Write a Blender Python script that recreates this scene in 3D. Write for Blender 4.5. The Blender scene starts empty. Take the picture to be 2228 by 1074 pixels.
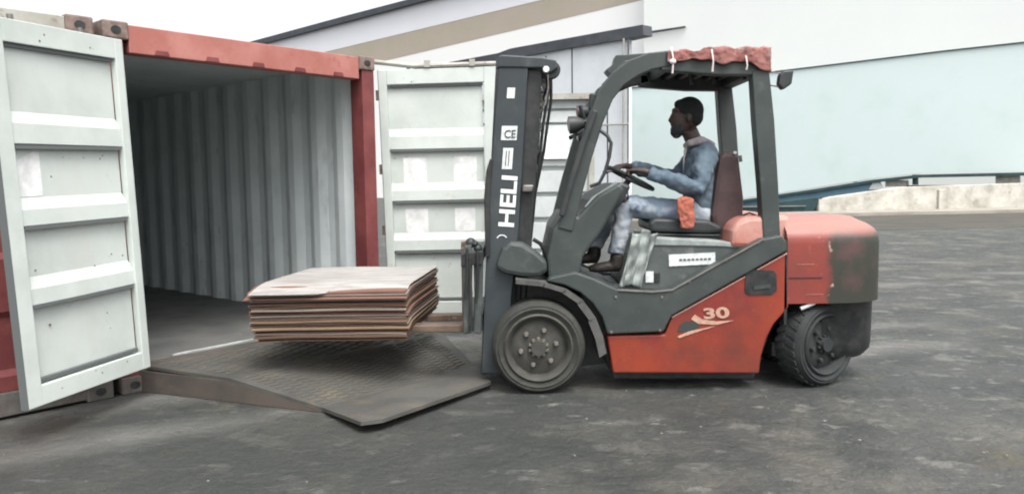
import bpy, bmesh, math, random
from mathutils import Vector, Matrix, noise
random.seed(7)
sc = bpy.context.scene
COL = sc.collection
R = math.radians

# ------------------------------------------------------------------ camera
CAM_H, F_PX, PITCH, ROLL = 1.40, 1700.0, R(4.7), R(0.8)
CX, CY = 1114.0, 537.0
_d = Vector((0, math.cos(PITCH), -math.sin(PITCH)))
_r0 = Vector((1, 0, 0)); _u0 = _r0.cross(_d)
_up = _u0*math.cos(ROLL) + _r0*math.sin(ROLL)
_rt = _r0*math.cos(ROLL) - _u0*math.sin(ROLL)
CAMP = Vector((0, 0, CAM_H))
cd = bpy.data.cameras.new('camera'); cam = bpy.data.objects.new('camera', cd); COL.objects.link(cam)
cd.sensor_width = 36; cd.lens = 36*F_PX/2228; cd.clip_end = 3000; cd.clip_start = 0.05
m = Matrix((_rt, _up, -_d)).transposed().to_4x4(); m.translation = CAMP; cam.matrix_world = m
sc.camera = cam

# ------------------------------------------------------------------ light
w = bpy.data.worlds.new('World'); sc.world = w; w.use_nodes = True
nt = w.node_tree; nt.nodes.clear()
SUN_EL, SUN_AZ = R(62), R(155)
sky = nt.nodes.new('ShaderNodeTexSky'); sky.sky_type = 'NISHITA'; sky.sun_disc = False
sky.sun_elevation = SUN_EL; sky.sun_rotation = SUN_AZ; sky.air_density = 1.0; sky.dust_density = 6.0; sky.ozone_density = 1.0
hs = nt.nodes.new('ShaderNodeHueSaturation'); hs.inputs['Saturation'].default_value = 0.22
bg = nt.nodes.new('ShaderNodeBackground'); bg.inputs['Strength'].default_value = 0.15
wo = nt.nodes.new('ShaderNodeOutputWorld')
nt.links.new(sky.outputs[0], hs.inputs['Color']); nt.links.new(hs.outputs[0], bg.inputs[0]); nt.links.new(bg.outputs[0], wo.inputs[0])
sl = bpy.data.lights.new('sun', 'SUN'); sl.energy = 0.7; sl.angle = R(25); sl.color = (1, .97, .93)
so = bpy.data.objects.new('sun', sl); COL.objects.link(so)
sd = Vector((math.sin(SUN_AZ)*math.cos(SUN_EL), math.cos(SUN_AZ)*math.cos(SUN_EL), math.sin(SUN_EL)))
so.rotation_euler = sd.to_track_quat('Z', 'Y').to_euler()
sc.view_settings.view_transform = 'Standard'; sc.view_settings.look = 'None'; sc.view_settings.gamma = 1
sc.view_settings.exposure = 1.3
sc.cycles.use_denoising = True
sc.cycles.filter_width = 2.0
sc.cycles.max_bounces = 10; sc.cycles.diffuse_bounces = 7

# ------------------------------------------------------------------ helpers
def ray(px, py): return _d*F_PX + _rt*(px-CX) + _up*(CY-py)
def Zp(px, py, z=0.0):
    v = ray(px, py); return CAMP + v*((z-CAM_H)/v.z)
def PL(px, py, p0, n):
    v = ray(px, py); n = Vector(n); return CAMP + v*((Vector(p0)-CAMP).dot(n)/v.dot(n))
def Yp(px, py, Y): return PL(px, py, (0, Y, 0), (0, 1, 0))

class MB:
    def __init__(s): s.v = []; s.f = []
    def add(s, vs, fs):
        o = len(s.v); s.v += [Vector(p) for p in vs]; s.f += [tuple(i+o for i in f) for f in fs]; return s
    def hexa(s, a, b):      # two quads a (bottom) and b (top), corresponding corners
        return s.add(list(a)+list(b), [(3,2,1,0),(4,5,6,7),(0,1,5,4),(1,2,6,5),(2,3,7,6),(3,0,4,7)])
    def box(s, c, sx, sy, sz, X=None, Y=None, Zv=None):
        X = Vector(X) if X is not None else Vector((1,0,0)); Y = Vector(Y) if Y is not None else Vector((0,1,0)); Zv = Vector(Zv) if Zv is not None else Vector((0,0,1))
        c = Vector(c); q = [(-1,-1),(1,-1),(1,1),(-1,1)]
        return s.hexa([c+X*(a*sx/2)+Y*(b*sy/2)-Zv*(sz/2) for a,b in q], [c+X*(a*sx/2)+Y*(b*sy/2)+Zv*(sz/2) for a,b in q])
    def prism(s, pts, ext):
        pts = [Vector(p) for p in pts]; ext = Vector(ext); n = len(pts)
        return s.add(pts+[p+ext for p in pts], [tuple(range(n)), tuple(reversed(range(n, 2*n)))]+[(i+n, (i+1)%n+n, (i+1)%n, i) for i in range(n)])
    def tube(s, path, r, n=10, cap=True, ry=None, up=None):
        path = [Vector(p) for p in path]; rs = r if isinstance(r, (list, tuple)) else [r]*len(path)
        rings = []; prev = None
        for i, p in enumerate(path):
            t = (path[min(i+1, len(path)-1)]-path[max(i-1, 0)])
            if t.length < 1e-9: t = Vector((0,0,1))
            t.normalize()
            if up is not None: u = Vector(up)-t*Vector(up).dot(t)
            elif prev is not None: u = prev - t*prev.dot(t)
            else:
                u = Vector((0,0,1)) if abs(t.z) < .9 else Vector((0,1,0)); u = u-t*u.dot(t)
            u.normalize(); prev = u; q = t.cross(u)
            rr = rs[i]
            if isinstance(rr, (tuple, list)): ra, rb = rr
            else: ra, rb = rr, (rr if ry is None else ry)
            rings.append([p+u*(math.cos(2*math.pi*k/n)*ra)+q*(math.sin(2*math.pi*k/n)*rb) for k in range(n)])
        vs = [v for g in rings for v in g]; fs = []
        for i in range(len(rings)-1):
            for k in range(n): fs.append((i*n+k, i*n+(k+1)%n, (i+1)*n+(k+1)%n, (i+1)*n+k))
        if cap: fs += [tuple(reversed(range(n))), tuple(range((len(rings)-1)*n, len(rings)*n))]
        return s.add(vs, fs)
    def lathe(s, prof, o, axis, n=48, cap=True):     # prof list (radius, along)
        o = Vector(o); a = Vector(axis).normalized(); u = Vector((0,0,1)) if abs(a.z) < .9 else Vector((1,0,0)); u = (u-a*u.dot(a)).normalized(); q = a.cross(u)
        vs = [o+a*h+(u*math.cos(2*math.pi*k/n)+q*math.sin(2*math.pi*k/n))*rr for rr, h in prof for k in range(n)]; fs = []
        for i in range(len(prof)-1):
            for k in range(n): fs.append((i*n+k, i*n+(k+1)%n, (i+1)*n+(k+1)%n, (i+1)*n+k))
        if cap and prof[0][0] > 1e-4: fs.append(tuple(reversed(range(n))))
        if cap and prof[-1][0] > 1e-4: fs.append(tuple(range((len(prof)-1)*n, len(prof)*n)))
        return s.add(vs, fs)
    def ellip(s, c, rx, ry, rz, n=14, m=9, rot=None):
        c = Vector(c); vs = []; fs = []
        for i in range(m+1):
            th = math.pi*i/m
            for k in range(n):
                p = Vector((rx*math.sin(th)*math.cos(2*math.pi*k/n), ry*math.sin(th)*math.sin(2*math.pi*k/n), rz*math.cos(th)))
                if rot: p = rot @ p
                vs.append(c+p)
        for i in range(m):
            for k in range(n): fs.append((i*n+k, (i+1)*n+k, (i+1)*n+(k+1)%n, i*n+(k+1)%n))
        return s.add(vs, fs)
    def grid(s, fn, nu, nv):
        vs = [fn(i/nu, j/nv) for j in range(nv+1) for i in range(nu+1)]
        return s.add(vs, [(j*(nu+1)+i, j*(nu+1)+i+1, (j+1)*(nu+1)+i+1, (j+1)*(nu+1)+i) for j in range(nv) for i in range(nu)])
    def build(s, name, mat, parent=None, bevel=0, smooth=False, seg=2, solid=0):
        me = bpy.data.meshes.new(name)
        inv = root_matrix(parent).inverted() if parent else Matrix()
        me.from_pydata([inv @ p for p in s.v], [], s.f); me.update()
        bm = bmesh.new(); bm.from_mesh(me); bmesh.ops.remove_doubles(bm, verts=bm.verts, dist=1e-5)
        bmesh.ops.recalc_face_normals(bm, faces=bm.faces); bm.to_mesh(me); bm.free()
        me.materials.append(mat)
        o = bpy.data.objects.new(name, me); COL.objects.link(o)
        if parent: o.parent = parent
        if smooth:
            me.shade_smooth()
            if smooth != 'all': me.set_sharp_from_angle(angle=R(40))
        if solid: md = o.modifiers.new('solid', 'SOLIDIFY'); md.thickness = solid
        if bevel:
            md = o.modifiers.new('bevel', 'BEVEL'); md.width = bevel; md.segments = seg; md.limit_method = 'ANGLE'; md.angle_limit = R(35)
        return o
ROOTM = {}
def root_matrix(o):
    while o.parent: o = o.parent
    return ROOTM.get(o.name, Matrix())
def thing(name, label, cat, loc=(0,0,0), rotz=0, group=None):
    o = bpy.data.objects.new(name, None); COL.objects.link(o); o.empty_display_size = .2
    o.location = loc; o.rotation_euler = (0,0,rotz)
    ROOTM[o.name] = Matrix.Translation(loc) @ Matrix.Rotation(rotz, 4, 'Z')
    tag(o, label, cat, group); return o
def wrinkle(o, st=.02, size=.06):
    t = bpy.data.textures.new('folds', 'CLOUDS'); t.noise_scale = size; t.noise_depth = 1
    d = o.modifiers.new('folds', 'DISPLACE'); d.texture = t; d.strength = st; d.mid_level = .5; d.texture_coords = 'LOCAL'
    return o
def tag(o, label=None, cat=None, group=None, kind=None):
    if label: o['label'] = label
    if cat: o['category'] = cat
    if group: o['group'] = group
    if kind: o['kind'] = kind
    return o

# ------------------------------------------------------------------ materials
def lin(c):
    return tuple(((x/255)/12.92 if x/255 <= .04045 else ((x/255+.055)/1.055)**2.4) for x in c)
def mat(name, c, rough=.6, metal=0, c2=None, scale=6, mix=(.4,.65), bump=0, bscale=60, layers=(), coords='Object', stretch=None, spec=.4, detail=6, wave=None):
    """c linear base colour; c2 patches; layers = [(colour, scale, lo, hi, strength, stretch)]"""
    mt = bpy.data.materials.new(name); mt.use_nodes = True; n = mt.node_tree; b = n.nodes['Principled BSDF']; L = n.links.new
    b.inputs['Base Color'].default_value = (*c, 1); b.inputs['Roughness'].default_value = rough; b.inputs['Metallic'].default_value = metal
    b.inputs['Specular IOR Level'].default_value = spec
    tc = n.nodes.new('ShaderNodeTexCoord')
    def nz(sc_, det=detail, st=None, seed=0):
        mp = n.nodes.new('ShaderNodeMapping'); L(tc.outputs[coords], mp.inputs[0]); mp.inputs['Location'].default_value = (seed*3.7, seed*1.3, seed*5.1)
        if st: mp.inputs['Scale'].default_value = st
        t = n.nodes.new('ShaderNodeTexNoise'); t.inputs['Scale'].default_value = sc_; t.inputs['Detail'].default_value = det; t.inputs['Roughness'].default_value = .62
        L(mp.outputs[0], t.inputs['Vector']); return t.outputs['Fac']
    cur = None; lays = list(layers)
    if c2: lays.insert(0, (c2, scale, mix[0], mix[1], 1, stretch))
    rsrc = None
    for i, (cc, s_, lo, hi, st_, str_) in enumerate(lays):
        f = nz(s_, detail, str_, i+1)
        mr = n.nodes.new('ShaderNodeMapRange'); mr.inputs[1].default_value = lo; mr.inputs[2].default_value = hi; mr.inputs[4].default_value = st_; L(f, mr.inputs[0])
        mx = n.nodes.new('ShaderNodeMix'); mx.data_type = 'RGBA'; L(mr.outputs[0], mx.inputs[0])
        if cur is None: mx.inputs[6].default_value = (*c, 1)
        else: L(cur, mx.inputs[6])
        mx.inputs[7].default_value = (*cc, 1); cur = mx.outputs[2]; rsrc = f
    if cur is not None: L(cur, b.inputs['Base Color'])
    if rsrc is not None:
        mr = n.nodes.new('ShaderNodeMapRange'); mr.inputs[3].default_value = max(.05, rough-.12); mr.inputs[4].default_value = min(1, rough+.12); L(rsrc, mr.inputs[0]); L(mr.outputs[0], b.inputs['Roughness'])
    if bump:
        bp = n.nodes.new('ShaderNodeBump'); bp.inputs['Strength'].default_value = 1; bp.inputs['Distance'].default_value = bump
        L(nz(bscale, 8, None, 9), bp.inputs['Height']); L(bp.outputs[0], b.inputs['Normal'])
    return mt
M = {}
M['white'] = mat('white_door_paint', (.50,.54,.51), .45, c2=(.42,.46,.43), scale=2.2, layers=[((.30,.27,.22), 9, .66, .80, .55, None), ((.5,.46,.40), 3, .55,.8,.35,(1,1,.25))], bump=.0015, bscale=14)
M['white2'] = mat('old_white_paint', (.52,.55,.54), .5, c2=(.42,.45,.45), scale=2.5, layers=[((.25,.24,.22), 22, .66, .74, .8, None)], bump=.001, bscale=12)
M['seal'] = mat('grey_seal_and_rib_shade', (.10,.11,.11), .7)  # rubber gaskets, and the painted shade strips under the door ribs
M['cred'] = mat('faded_red_paint', (.30,.105,.085), .65, c2=(.37,.155,.13), scale=3, layers=[((.20,.07,.05), 12, .60,.75,.8,None)], bump=.001, bscale=30)
M['maroon'] = mat('maroon_paint', (.125,.028,.030), .65, c2=(.18,.048,.045), scale=4, layers=[((.12,.05,.04), 14,.6,.75,.8,None)], bump=.001)
M['casting'] = mat('rusty_casting', (.12,.085,.07), .8, c2=(.22,.165,.14), scale=18, bump=.002, bscale=60)
M['greyrail'] = mat('dusty_grey_paint', (.36,.36,.32), .7, c2=(.27,.26,.22), scale=5, layers=[((.16,.10,.07), 14,.6,.72,.8,None)], bump=.001)
M['inner'] = mat('container_inner_paint', (.63,.68,.68), .6, c2=(.54,.59,.59), scale=2, layers=[((.20,.19,.17), 8,.58,.76,.6,(1,1,.3))], bump=.001, bscale=20)
M['cfloor'] = mat('container_floor', (.12,.12,.115), .65, c2=(.080,.082,.080), scale=3, layers=[((.12,.11,.10), 20,.6,.75,.5,(1,6,1))], bump=.001)
M['dark'] = mat('dark_grey_paint', (.032,.041,.039), .5, c2=(.047,.057,.053), scale=4, layers=[((.11,.115,.10), 10,.58,.8,.5,None)], bump=.0006, bscale=90)
M['mast'] = mat('mast_grey_paint', (.028,.035,.040), .45, c2=(.042,.050,.053), scale=3, layers=[((.11,.11,.10), 9,.56,.8,.5,(1,1,.4))], bump=.0005)
M['black'] = mat('black_greasy_steel', (.016,.018,.019), .4, c2=(.035,.036,.034), scale=12, bump=.001)
M['blackp'] = mat('black_plastic', (.022,.026,.027), .5, c2=(.035,.038,.038), scale=9)
M['steel'] = mat('worn_steel', (.20,.19,.18), .5, metal=.5, c2=(.12,.11,.10), scale=10, bump=.001)
M['forkm'] = mat('fork_worn_steel', (.16,.115,.085), .55, metal=.2, c2=(.09,.06,.045), scale=6, layers=[((.3,.25,.21),20,.6,.7,.6,None)])
M['red'] = mat('red_forklift_paint', (.235,.034,.014), .40, c2=(.17,.022,.018), scale=2.2, layers=[((.10,.026,.018), 3.0,.48,.72,.8,None), ((.20,.040,.018), 5,.55,.7,.6,None), ((.26,.12,.09), 24,.66,.75,.45,None)], bump=.0006, bscale=40, spec=.5)
M['tyre'] = mat('dusty_rubber', (.028,.029,.026), .85, c2=(.046,.046,.040), scale=7, layers=[((.085,.082,.072), 26,.58,.75,.5,None)], bump=.002, bscale=70)
M['tyre2'] = mat('dark_rubber', (.018,.021,.022), .85, c2=(.032,.035,.034), scale=7, bump=.002, bscale=70)
M['rim'] = mat('dusty_rim', (.040,.040,.035), .75, c2=(.066,.064,.054), scale=9, layers=[((.05,.05,.045), 16,.55,.7,.6,None)], bump=.001)
M['nut'] = mat('bright_nut', (.19,.18,.16), .5, metal=.3, c2=(.15,.14,.12), scale=30)
M['sticker'] = mat('white_sticker', (.62,.65,.64), .5, c2=(.45,.48,.47), scale=30)
M['letter'] = mat('white_letter_paint', (.74,.78,.77), .5, c2=(.55,.58,.57), scale=18)
M['pale_letter'] = mat('faded_pale_letter', (.46,.30,.22), .55, c2=(.33,.18,.13), scale=16)
M['seatback'] = mat('brown_vinyl', (.050,.029,.030), .6, c2=(.072,.045,.043), scale=8, bump=.001)
M['cover'] = mat('grey_cover_paint', (.050,.060,.058), .55, c2=(.075,.087,.083), scale=5, layers=[((.24,.24,.22), 7,.56,.75,.6,None)], bump=.001)
M['covertop'] = mat('pale_dusty_cover', (.27,.30,.29), .7, c2=(.17,.19,.185), scale=10, bump=.001)
M['plastic'] = mat('crumpled_film', (.26,.29,.275), .4, c2=(.11,.125,.12), scale=14, stretch=(1,1,.3), bump=.006, bscale=16)
M['rag'] = mat('red_rag', (.26,.115,.10), .95, c2=(.19,.065,.058), scale=7, layers=[((.38,.28,.26), 6,.52,.64,.8,None)], bump=.004, bscale=40)
M['tie'] = mat('pale_cord', (.62,.53,.52), .8)
M['orange'] = mat('orange_cloth', (.34,.105,.068), .9, c2=(.25,.075,.052), scale=14, bump=.002, bscale=50)
M['skin'] = mat('dark_skin', (.048,.032,.026), .5, c2=(.062,.042,.034), scale=20, bump=.0004)
M['hair'] = mat('black_hair', (.010,.011,.012), .9, c2=(.02,.022,.022), scale=60, bump=.006, bscale=120)
M['mask'] = mat('dark_face_mask', (.022,.026,.030), .85)
M['denim'] = mat('washed_denim', (.115,.155,.19), .9, c2=(.065,.095,.13), scale=7, layers=[((.20,.25,.27), 6,.52,.70,.75,None)], bump=.004, bscale=60)
M['collar'] = mat('pale_hood_cloth', (.30,.27,.27), .9, c2=(.22,.20,.21), scale=12, bump=.002)
M['jeans'] = mat('bleached_jeans', (.17,.22,.28), .9, c2=(.11,.14,.18), scale=3.5, layers=[((.48,.51,.53), 3.0,.45,.60,.8,None), ((.06,.075,.10), 9,.58,.72,.5,None)], bump=.002, bscale=60)
M['shoe'] = mat('black_shoe', (.022,.019,.017), .6, c2=(.04,.034,.03), scale=15)
M['glove'] = mat('grey_glove', (.03,.03,.03), .8, c2=(.10,.10,.10), scale=25)
M['glass_red'] = mat('lamp_lens_red', (.25,.05,.05), .25)
M['lens'] = mat('lamp_lens', (.35,.30,.30), .2)
M['mint'] = mat('mint_panel_paint', (.655,.76,.735), .5, c2=(.67,.775,.765), scale=.25, layers=[((.52,.66,.60), .5,.5,.8,.6,None)])
M['blue'] = mat('blue_beam_paint', (.14,.27,.32), .55, c2=(.11,.20,.28), scale=1.2)
M['darkteal'] = mat('dark_teal_steel', (.045,.085,.09), .6, c2=(.03,.055,.055), scale=2)
M['conc'] = mat('pale_concrete', (.48,.465,.42), .85, c2=(.30,.29,.25), scale=1.5, layers=[((.20,.19,.15), 3,.58,.72,.7,None)], bump=.01, bscale=8)
M['pale'] = mat('pale_cladding', (.78,.80,.765), .6, c2=(.76,.77,.755), scale=.2)
M['fascia'] = mat('grey_white_fascia', (.76,.76,.79), .6, c2=(.73,.74,.76), scale=.2)
M['tan'] = mat('beige_band', (.42,.36,.30), .7, c2=(.38,.35,.27), scale=.3)
M['whiteroof'] = mat('white_roof_sheet', (.85,.85,.83), .6)
M['gutter'] = mat('dark_gutter', (.045,.050,.060), .6, c2=(.07,.075,.085), scale=1)
M['shed'] = mat('shed_white_panel', (.66,.69,.71), .6, c2=(.60,.63,.65), scale=1, layers=[((.16,.17,.18), 6,.68,.72,.7,None)])
M['ramp'] = mat('ramp_steel', (.088,.086,.078), .55, metal=.1, c2=(.060,.059,.055), scale=2.5, layers=[((.15,.125,.085), 5,.52,.72,.55,None), ((.20,.18,.13), 30,.64,.75,.5,None)], bump=.002, bscale=40)
M['rampside'] = mat('ramp_side_rust', (.085,.070,.058), .75, c2=(.058,.050,.044), scale=3, layers=[((.12,.097,.075), 9,.56,.7,.4,(.3,.3,1))], bump=.002)
M['paper'] = mat('white_board_top', (.33,.32,.305), .85, c2=(.23,.215,.20), scale=3, stretch=(1,4,1), layers=[((.15,.125,.10),4,.56,.72,.6,(1,5,1)), ((.40,.40,.38),9,.58,.7,.5,(1,6,1))])
def card(name, c): return mat(name, c, .85, c2=tuple(x*.72 for x in c), scale=5, stretch=(.6,.6,30), bump=.001)
CARDS = [card('cardboard_%s' % n_, c) for n_, c in (('tan', (.17,.112,.070)), ('pink', (.175,.090,.066)), ('brown', (.105,.062,.042)), ('grey', (.22,.18,.155)))]

# ground: asphalt with dusty patches, stains and pale scuffs
def ground_mat():
    mt = mat('worn_asphalt', (.054,.055,.051), .6, coords='Object', detail=12, c2=(.040,.044,.042), scale=.7, mix=(.42,.58), bump=.030, bscale=14,
        layers=[((.098,.093,.078), 1.3,.51,.62,.85,(1,.7,1)), ((.026,.030,.028), 1.5,.49,.62,.85,(1,1.3,1)), ((.135,.132,.118), 3.4,.56,.66,.75,(.9,1.1,1)),
                ((.095,.078,.040), 1.6,.60,.72,.6,None), ((.24,.235,.215), 6.5,.60,.71,.7,(.8,1.2,1)), ((.028,.03,.03), 13,.52,.68,.5,None), ((.22,.215,.20), 34,.61,.70,.55,None), ((.022,.024,.024), 60,.54,.64,.6,None), ((.20,.195,.18), 150,.58,.66,.6,None)])
    n = mt.node_tree; L = n.links.new; b = n.nodes['Principled BSDF']; src = b.inputs['Base Color'].links[0].from_socket
    # a big damp oily stain in front of the container, with a ragged edge of its own
    tc = n.nodes.new('ShaderNodeTexCoord'); mp = n.nodes.new('ShaderNodeMapping'); mp.inputs['Location'].default_value = (1.1*.42, -3.9*.62, 0); mp.inputs['Scale'].default_value = (.42,.62,0); L(tc.outputs['Object'], mp.inputs[0])
    ln = n.nodes.new('ShaderNodeVectorMath'); ln.operation = 'LENGTH'; L(mp.outputs[0], ln.inputs[0])
    nz = n.nodes.new('ShaderNodeTexNoise'); nz.inputs['Scale'].default_value = 1.3; nz.inputs['Detail'].default_value = 8; L(tc.outputs['Object'], nz.inputs['Vector'])
    ad = n.nodes.new('ShaderNodeMath'); ad.operation = 'MULTIPLY_ADD'; L(nz.outputs['Fac'], ad.inputs[0]); ad.inputs[1].default_value = 1.6; L(ln.outputs['Value'], ad.inputs[2])
    mr = n.nodes.new('ShaderNodeMapRange'); mr.inputs[1].default_value = 2.1; mr.inputs[2].default_value = 1.25; mr.inputs[4].default_value = .62; L(ad.outputs[0], mr.inputs[0])
    mx = n.nodes.new('ShaderNodeMix'); mx.data_type = 'RGBA'; L(mr.outputs[0], mx.inputs[0]); L(src, mx.inputs[6]); mx.inputs[7].default_value = (.026,.029,.027,1)
    # pale curved tyre streaks across the yard
    def M2(op, x_, y_):
        q = n.nodes.new('ShaderNodeMath'); q.operation = op
        for i_, v_ in enumerate((x_, y_)):
            if isinstance(v_, (int, float)): q.inputs[i_].default_value = v_
            else: L(v_, q.inputs[i_])
        return q.outputs[0]
    sb = n.nodes.new('ShaderNodeVectorMath'); sb.operation = 'DISTANCE'; L(tc.outputs['Object'], sb.inputs[0]); sb.inputs[1].default_value = (8, -14, 0)
    tot = None
    wob = M2('MULTIPLY', nz.outputs['Fac'], .5)
    for rr_, ww in ((27.2,.35),(25.5,.22),(24.6,.3),(22.0,.25),(21.2,.3)):
        d_ = M2('ABSOLUTE', M2('SUBTRACT', M2('ADD', sb.outputs['Value'], wob), rr_), 0)
        m_ = n.nodes.new('ShaderNodeMapRange'); m_.inputs[1].default_value = ww; m_.inputs[2].default_value = .0; m_.inputs[4].default_value = .42; L(d_, m_.inputs[0])
        tot = m_.outputs[0] if tot is None else M2('MAXIMUM', tot, m_.outputs[0])
    n4 = n.nodes.new('ShaderNodeTexNoise'); n4.inputs['Scale'].default_value = .5; n4.inputs['Detail'].default_value = 5; L(tc.outputs['Object'], n4.inputs['Vector'])
    m5 = n.nodes.new('ShaderNodeMapRange'); m5.inputs[1].default_value = .40; m5.inputs[2].default_value = .58; L(n4.outputs['Fac'], m5.inputs[0])
    mz = n.nodes.new('ShaderNodeMix'); mz.data_type = 'RGBA'; L(M2('MULTIPLY', tot, m5.outputs[0]), mz.inputs[0]); L(mx.outputs[2], mz.inputs[6]); mz.inputs[7].default_value = (.20,.195,.18,1)
    L(mz.outputs[2], b.inputs['Base Color'])
    return mt
g = MB().grid(lambda u, v: Vector((-300+600*u, -60+700*v, 0)), 4, 4)
tag(g.build('ground', ground_mat()), kind='structure')
# paler pavement strip and kerb along the low wall
n0, n1 = Zp(2228, 457), Zp(1780, 466); wd = (n0-n1).normalized(); wn = Vector((-wd.y, wd.x, 0))   # wn points away from the camera
a, b = n1-wd*14, n0+wd*60
def strip(a, b, w0, w1, z, h):
    return MB().hexa([a+wn*w0+Vector((0,0,z)), b+wn*w0+Vector((0,0,z)), b+wn*w1+Vector((0,0,z)), a+wn*w1+Vector((0,0,z))],
                     [a+wn*w0+Vector((0,0,z+h)), b+wn*w0+Vector((0,0,z+h)), b+wn*w1+Vector((0,0,z+h)), a+wn*w1+Vector((0,0,z+h))])
M['pave'] = mat('pale_pavement', (.30,.28,.24), .85, c2=(.22,.20,.17), scale=.8, bump=.004)
M['dirt'] = mat('brown_roadside_dirt', (.066,.060,.049), .9, c2=(.048,.047,.040), scale=.9, bump=.01, bscale=6)
tag(strip(a, b, -9.5, -2.0, .0, .006).build('road_edge', M['dirt']), kind='structure')
tag(strip(a, b, -2.0, -.02, 0, .12).build('pavement', M['pave']), kind='structure')

# ------------------------------------------------------------------ background
# low concrete wall
zt = PL(2000, 403, n0+wn*0, wn).z
cw = MB(); ztl = PL(1785, 432, n0, wn).z; ztm = PL(1960, 407, n0, wn).z; ztr = PL(2228, 398, n0, wn).z
pt = lambda px: PL(px, 450, n0, wn)
p0, p1, p2, p3 = pt(1782), pt(1960), pt(2228), pt(2228)+wd*40
for s_, zz in ((p0, ztl), (p1, ztm), (p2, ztr), (p3, ztr)): s_.z = zz
pr = [Vector((p0.x,p0.y,0)), Vector((p3.x,p3.y,0)), p3, p2, p1, p0]
cw.prism(pr, wn*.35)
lw = thing('low_wall', 'low weathered pale concrete wall at the far side of the yard on the right', 'wall', Vector((p0.x,p0.y,0)))
cw.build('wall', M['conc'], lw, bevel=.03)
for k in range(0,7,2):
    cp = MB()
    q = p0+wd*(5.2+k*4.4); zz = ztm if k else (ztl+ztm)/2+.1
    cp.box(Vector((q.x,q.y,zz/2))-wn*.06, .4, .12, zz-.04, wd, wn)
    cp.build('pier', M['conc'], lw, bevel=.02)

md = Vector((-.944, 1, 0)).normalized(); mn = Vector((md.y, -md.x, 0)).normalized()
if mn.y < 0: mn = -mn      # away from camera
mo = n0 + wn*1.0
def onm(px, py, off=0): return PL(px, py, mo+mn*off, mn)
hoard = thing('panel_wall', 'long pale mint green panel wall raised on a blue beam across the yard', 'wall', (onm(2000,450).x, onm(2000,450).y, 0))
poly = [(1371,193),(1620,165),(1780,146),(2060,112),(2228,94),(2500,62),(2500,370),(2228,372),(2000,377),(1900,388),(1780,407),(1620,431),(1371,463)]
top = [onm(*p) for p in poly]
MB().prism(top, mn*.25).build('panel', M['mint'], hoard)
# cap trim along the top and lip along the bottom
for nm, pts, hh, mm in (('top_trim', [(1371,193),(1620,165),(1780,146),(2060,112),(2228,94),(2500,62)], .05, M['darkteal']),
                        ('bottom_rail', [(2500,373),(2228,375),(2000,380),(1900,391),(1780,410),(1620,434),(1371,466)], .15, M['darkteal'])):
    tb = MB(); q = [onm(*p)-mn*.06 for p in pts]
    for i in range(len(q)-1): tb.hexa([q[i], q[i+1], q[i+1]+mn*.36, q[i]+mn*.36], [v+Vector((0,0,hh if nm=='top_trim' else -hh*.9)) for v in (q[i], q[i+1], q[i+1]+mn*.36, q[i]+mn*.36)])
    tb.build(nm, mm, hoard)
sm = MB()
for px in range(1440, 2400, 156):
    t0_ = onm(px, 380); x_ = [i for i in range(6) if poly[i][0] <= px][-1]; xa, ya = poly[x_]; xb, yb = poly[min(x_+1,5)]
    yt = ya+(yb-ya)*(px-xa)/max(1, xb-xa); lo = [q for q in poly[6:]]
    yb2 = 372 if px > 2100 else (377 if px > 1950 else 388+(1900-px)*.152)
    A_, B_ = onm(px, yt+3), onm(px, yb2-3)
    sm.box(((A_+B_)/2)-mn*.004, .03, .008, (A_-B_).length, md, mn)
M['seam'] = mat('mint_panel_seam', (.53,.66,.63), .5)
bmh = MB().prism([onm(*p, .1) for p in ((1371,468),(1620,436),(1905,392),(1914,411),(1860,420),(1790,431),(1700,444),(1620,456),(1371,495))], mn*.5)
bm_o = bmh.build('beam', M['blue'], hoard, bevel=.02)
pd_ = MB()
for px, py, r_ in ((1861,398,.10),):
    pd_.lathe([(.0,-.02),(r_,-.02),(r_,.04)], onm(px, py, .06), mn, 16)
pd_.build('reflector', M['sticker'], hoard)
pm = MB()
for px0, px1 in ((1985,1993), (2166,2216), (1926,1972)):
    if px0 == 1926: yb0, yb1 = 392, 406
    else: yb0, yb1 = 380, 402
    pm = MB().prism([onm(px0, yb0, .12), onm(px1, yb0, .12), onm(px1, yb1, .12), onm(px0, yb1, .12)], mn*.3)
    pm.build('post', M['darkteal'] if px0 == 1985 else M['greyrail'], hoard)
MB().prism([onm(1890,412,.02), onm(1922,412,.02), onm(1914,396,.02), onm(1900,396,.02)], mn*.08).build('bracket', M['sticker'], hoard)
MB().prism([onm(1971,403,.2), onm(2300,402,.2), onm(2300,407,.2), onm(1971,408,.2)], mn*.2).build('lower_rail', M['darkteal'], hoard)
# dark steel box under the beam
db = thing('skid_box', 'dark steel box under the blue beam at the left end of the low wall', 'box', (onm(1700,470).x, onm(1700,470).y, 0))
o_ = -1.2
while onm(1700,464,o_).z < 0: o_ -= .1
MB().prism([onm(*p, o_) for p in ((1560,452),(1620,448),(1789,428),(1779,440),(1770,463),(1560,465))], mn*.8).build('body', M['darkteal'], db, bevel=.02)
MB().prism([onm(*p, o_-.05) for p in ((1600,449),(1752,447),(1752,449),(1600,451))], mn*.05).build('ledge', M['greyrail'], db)

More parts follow.
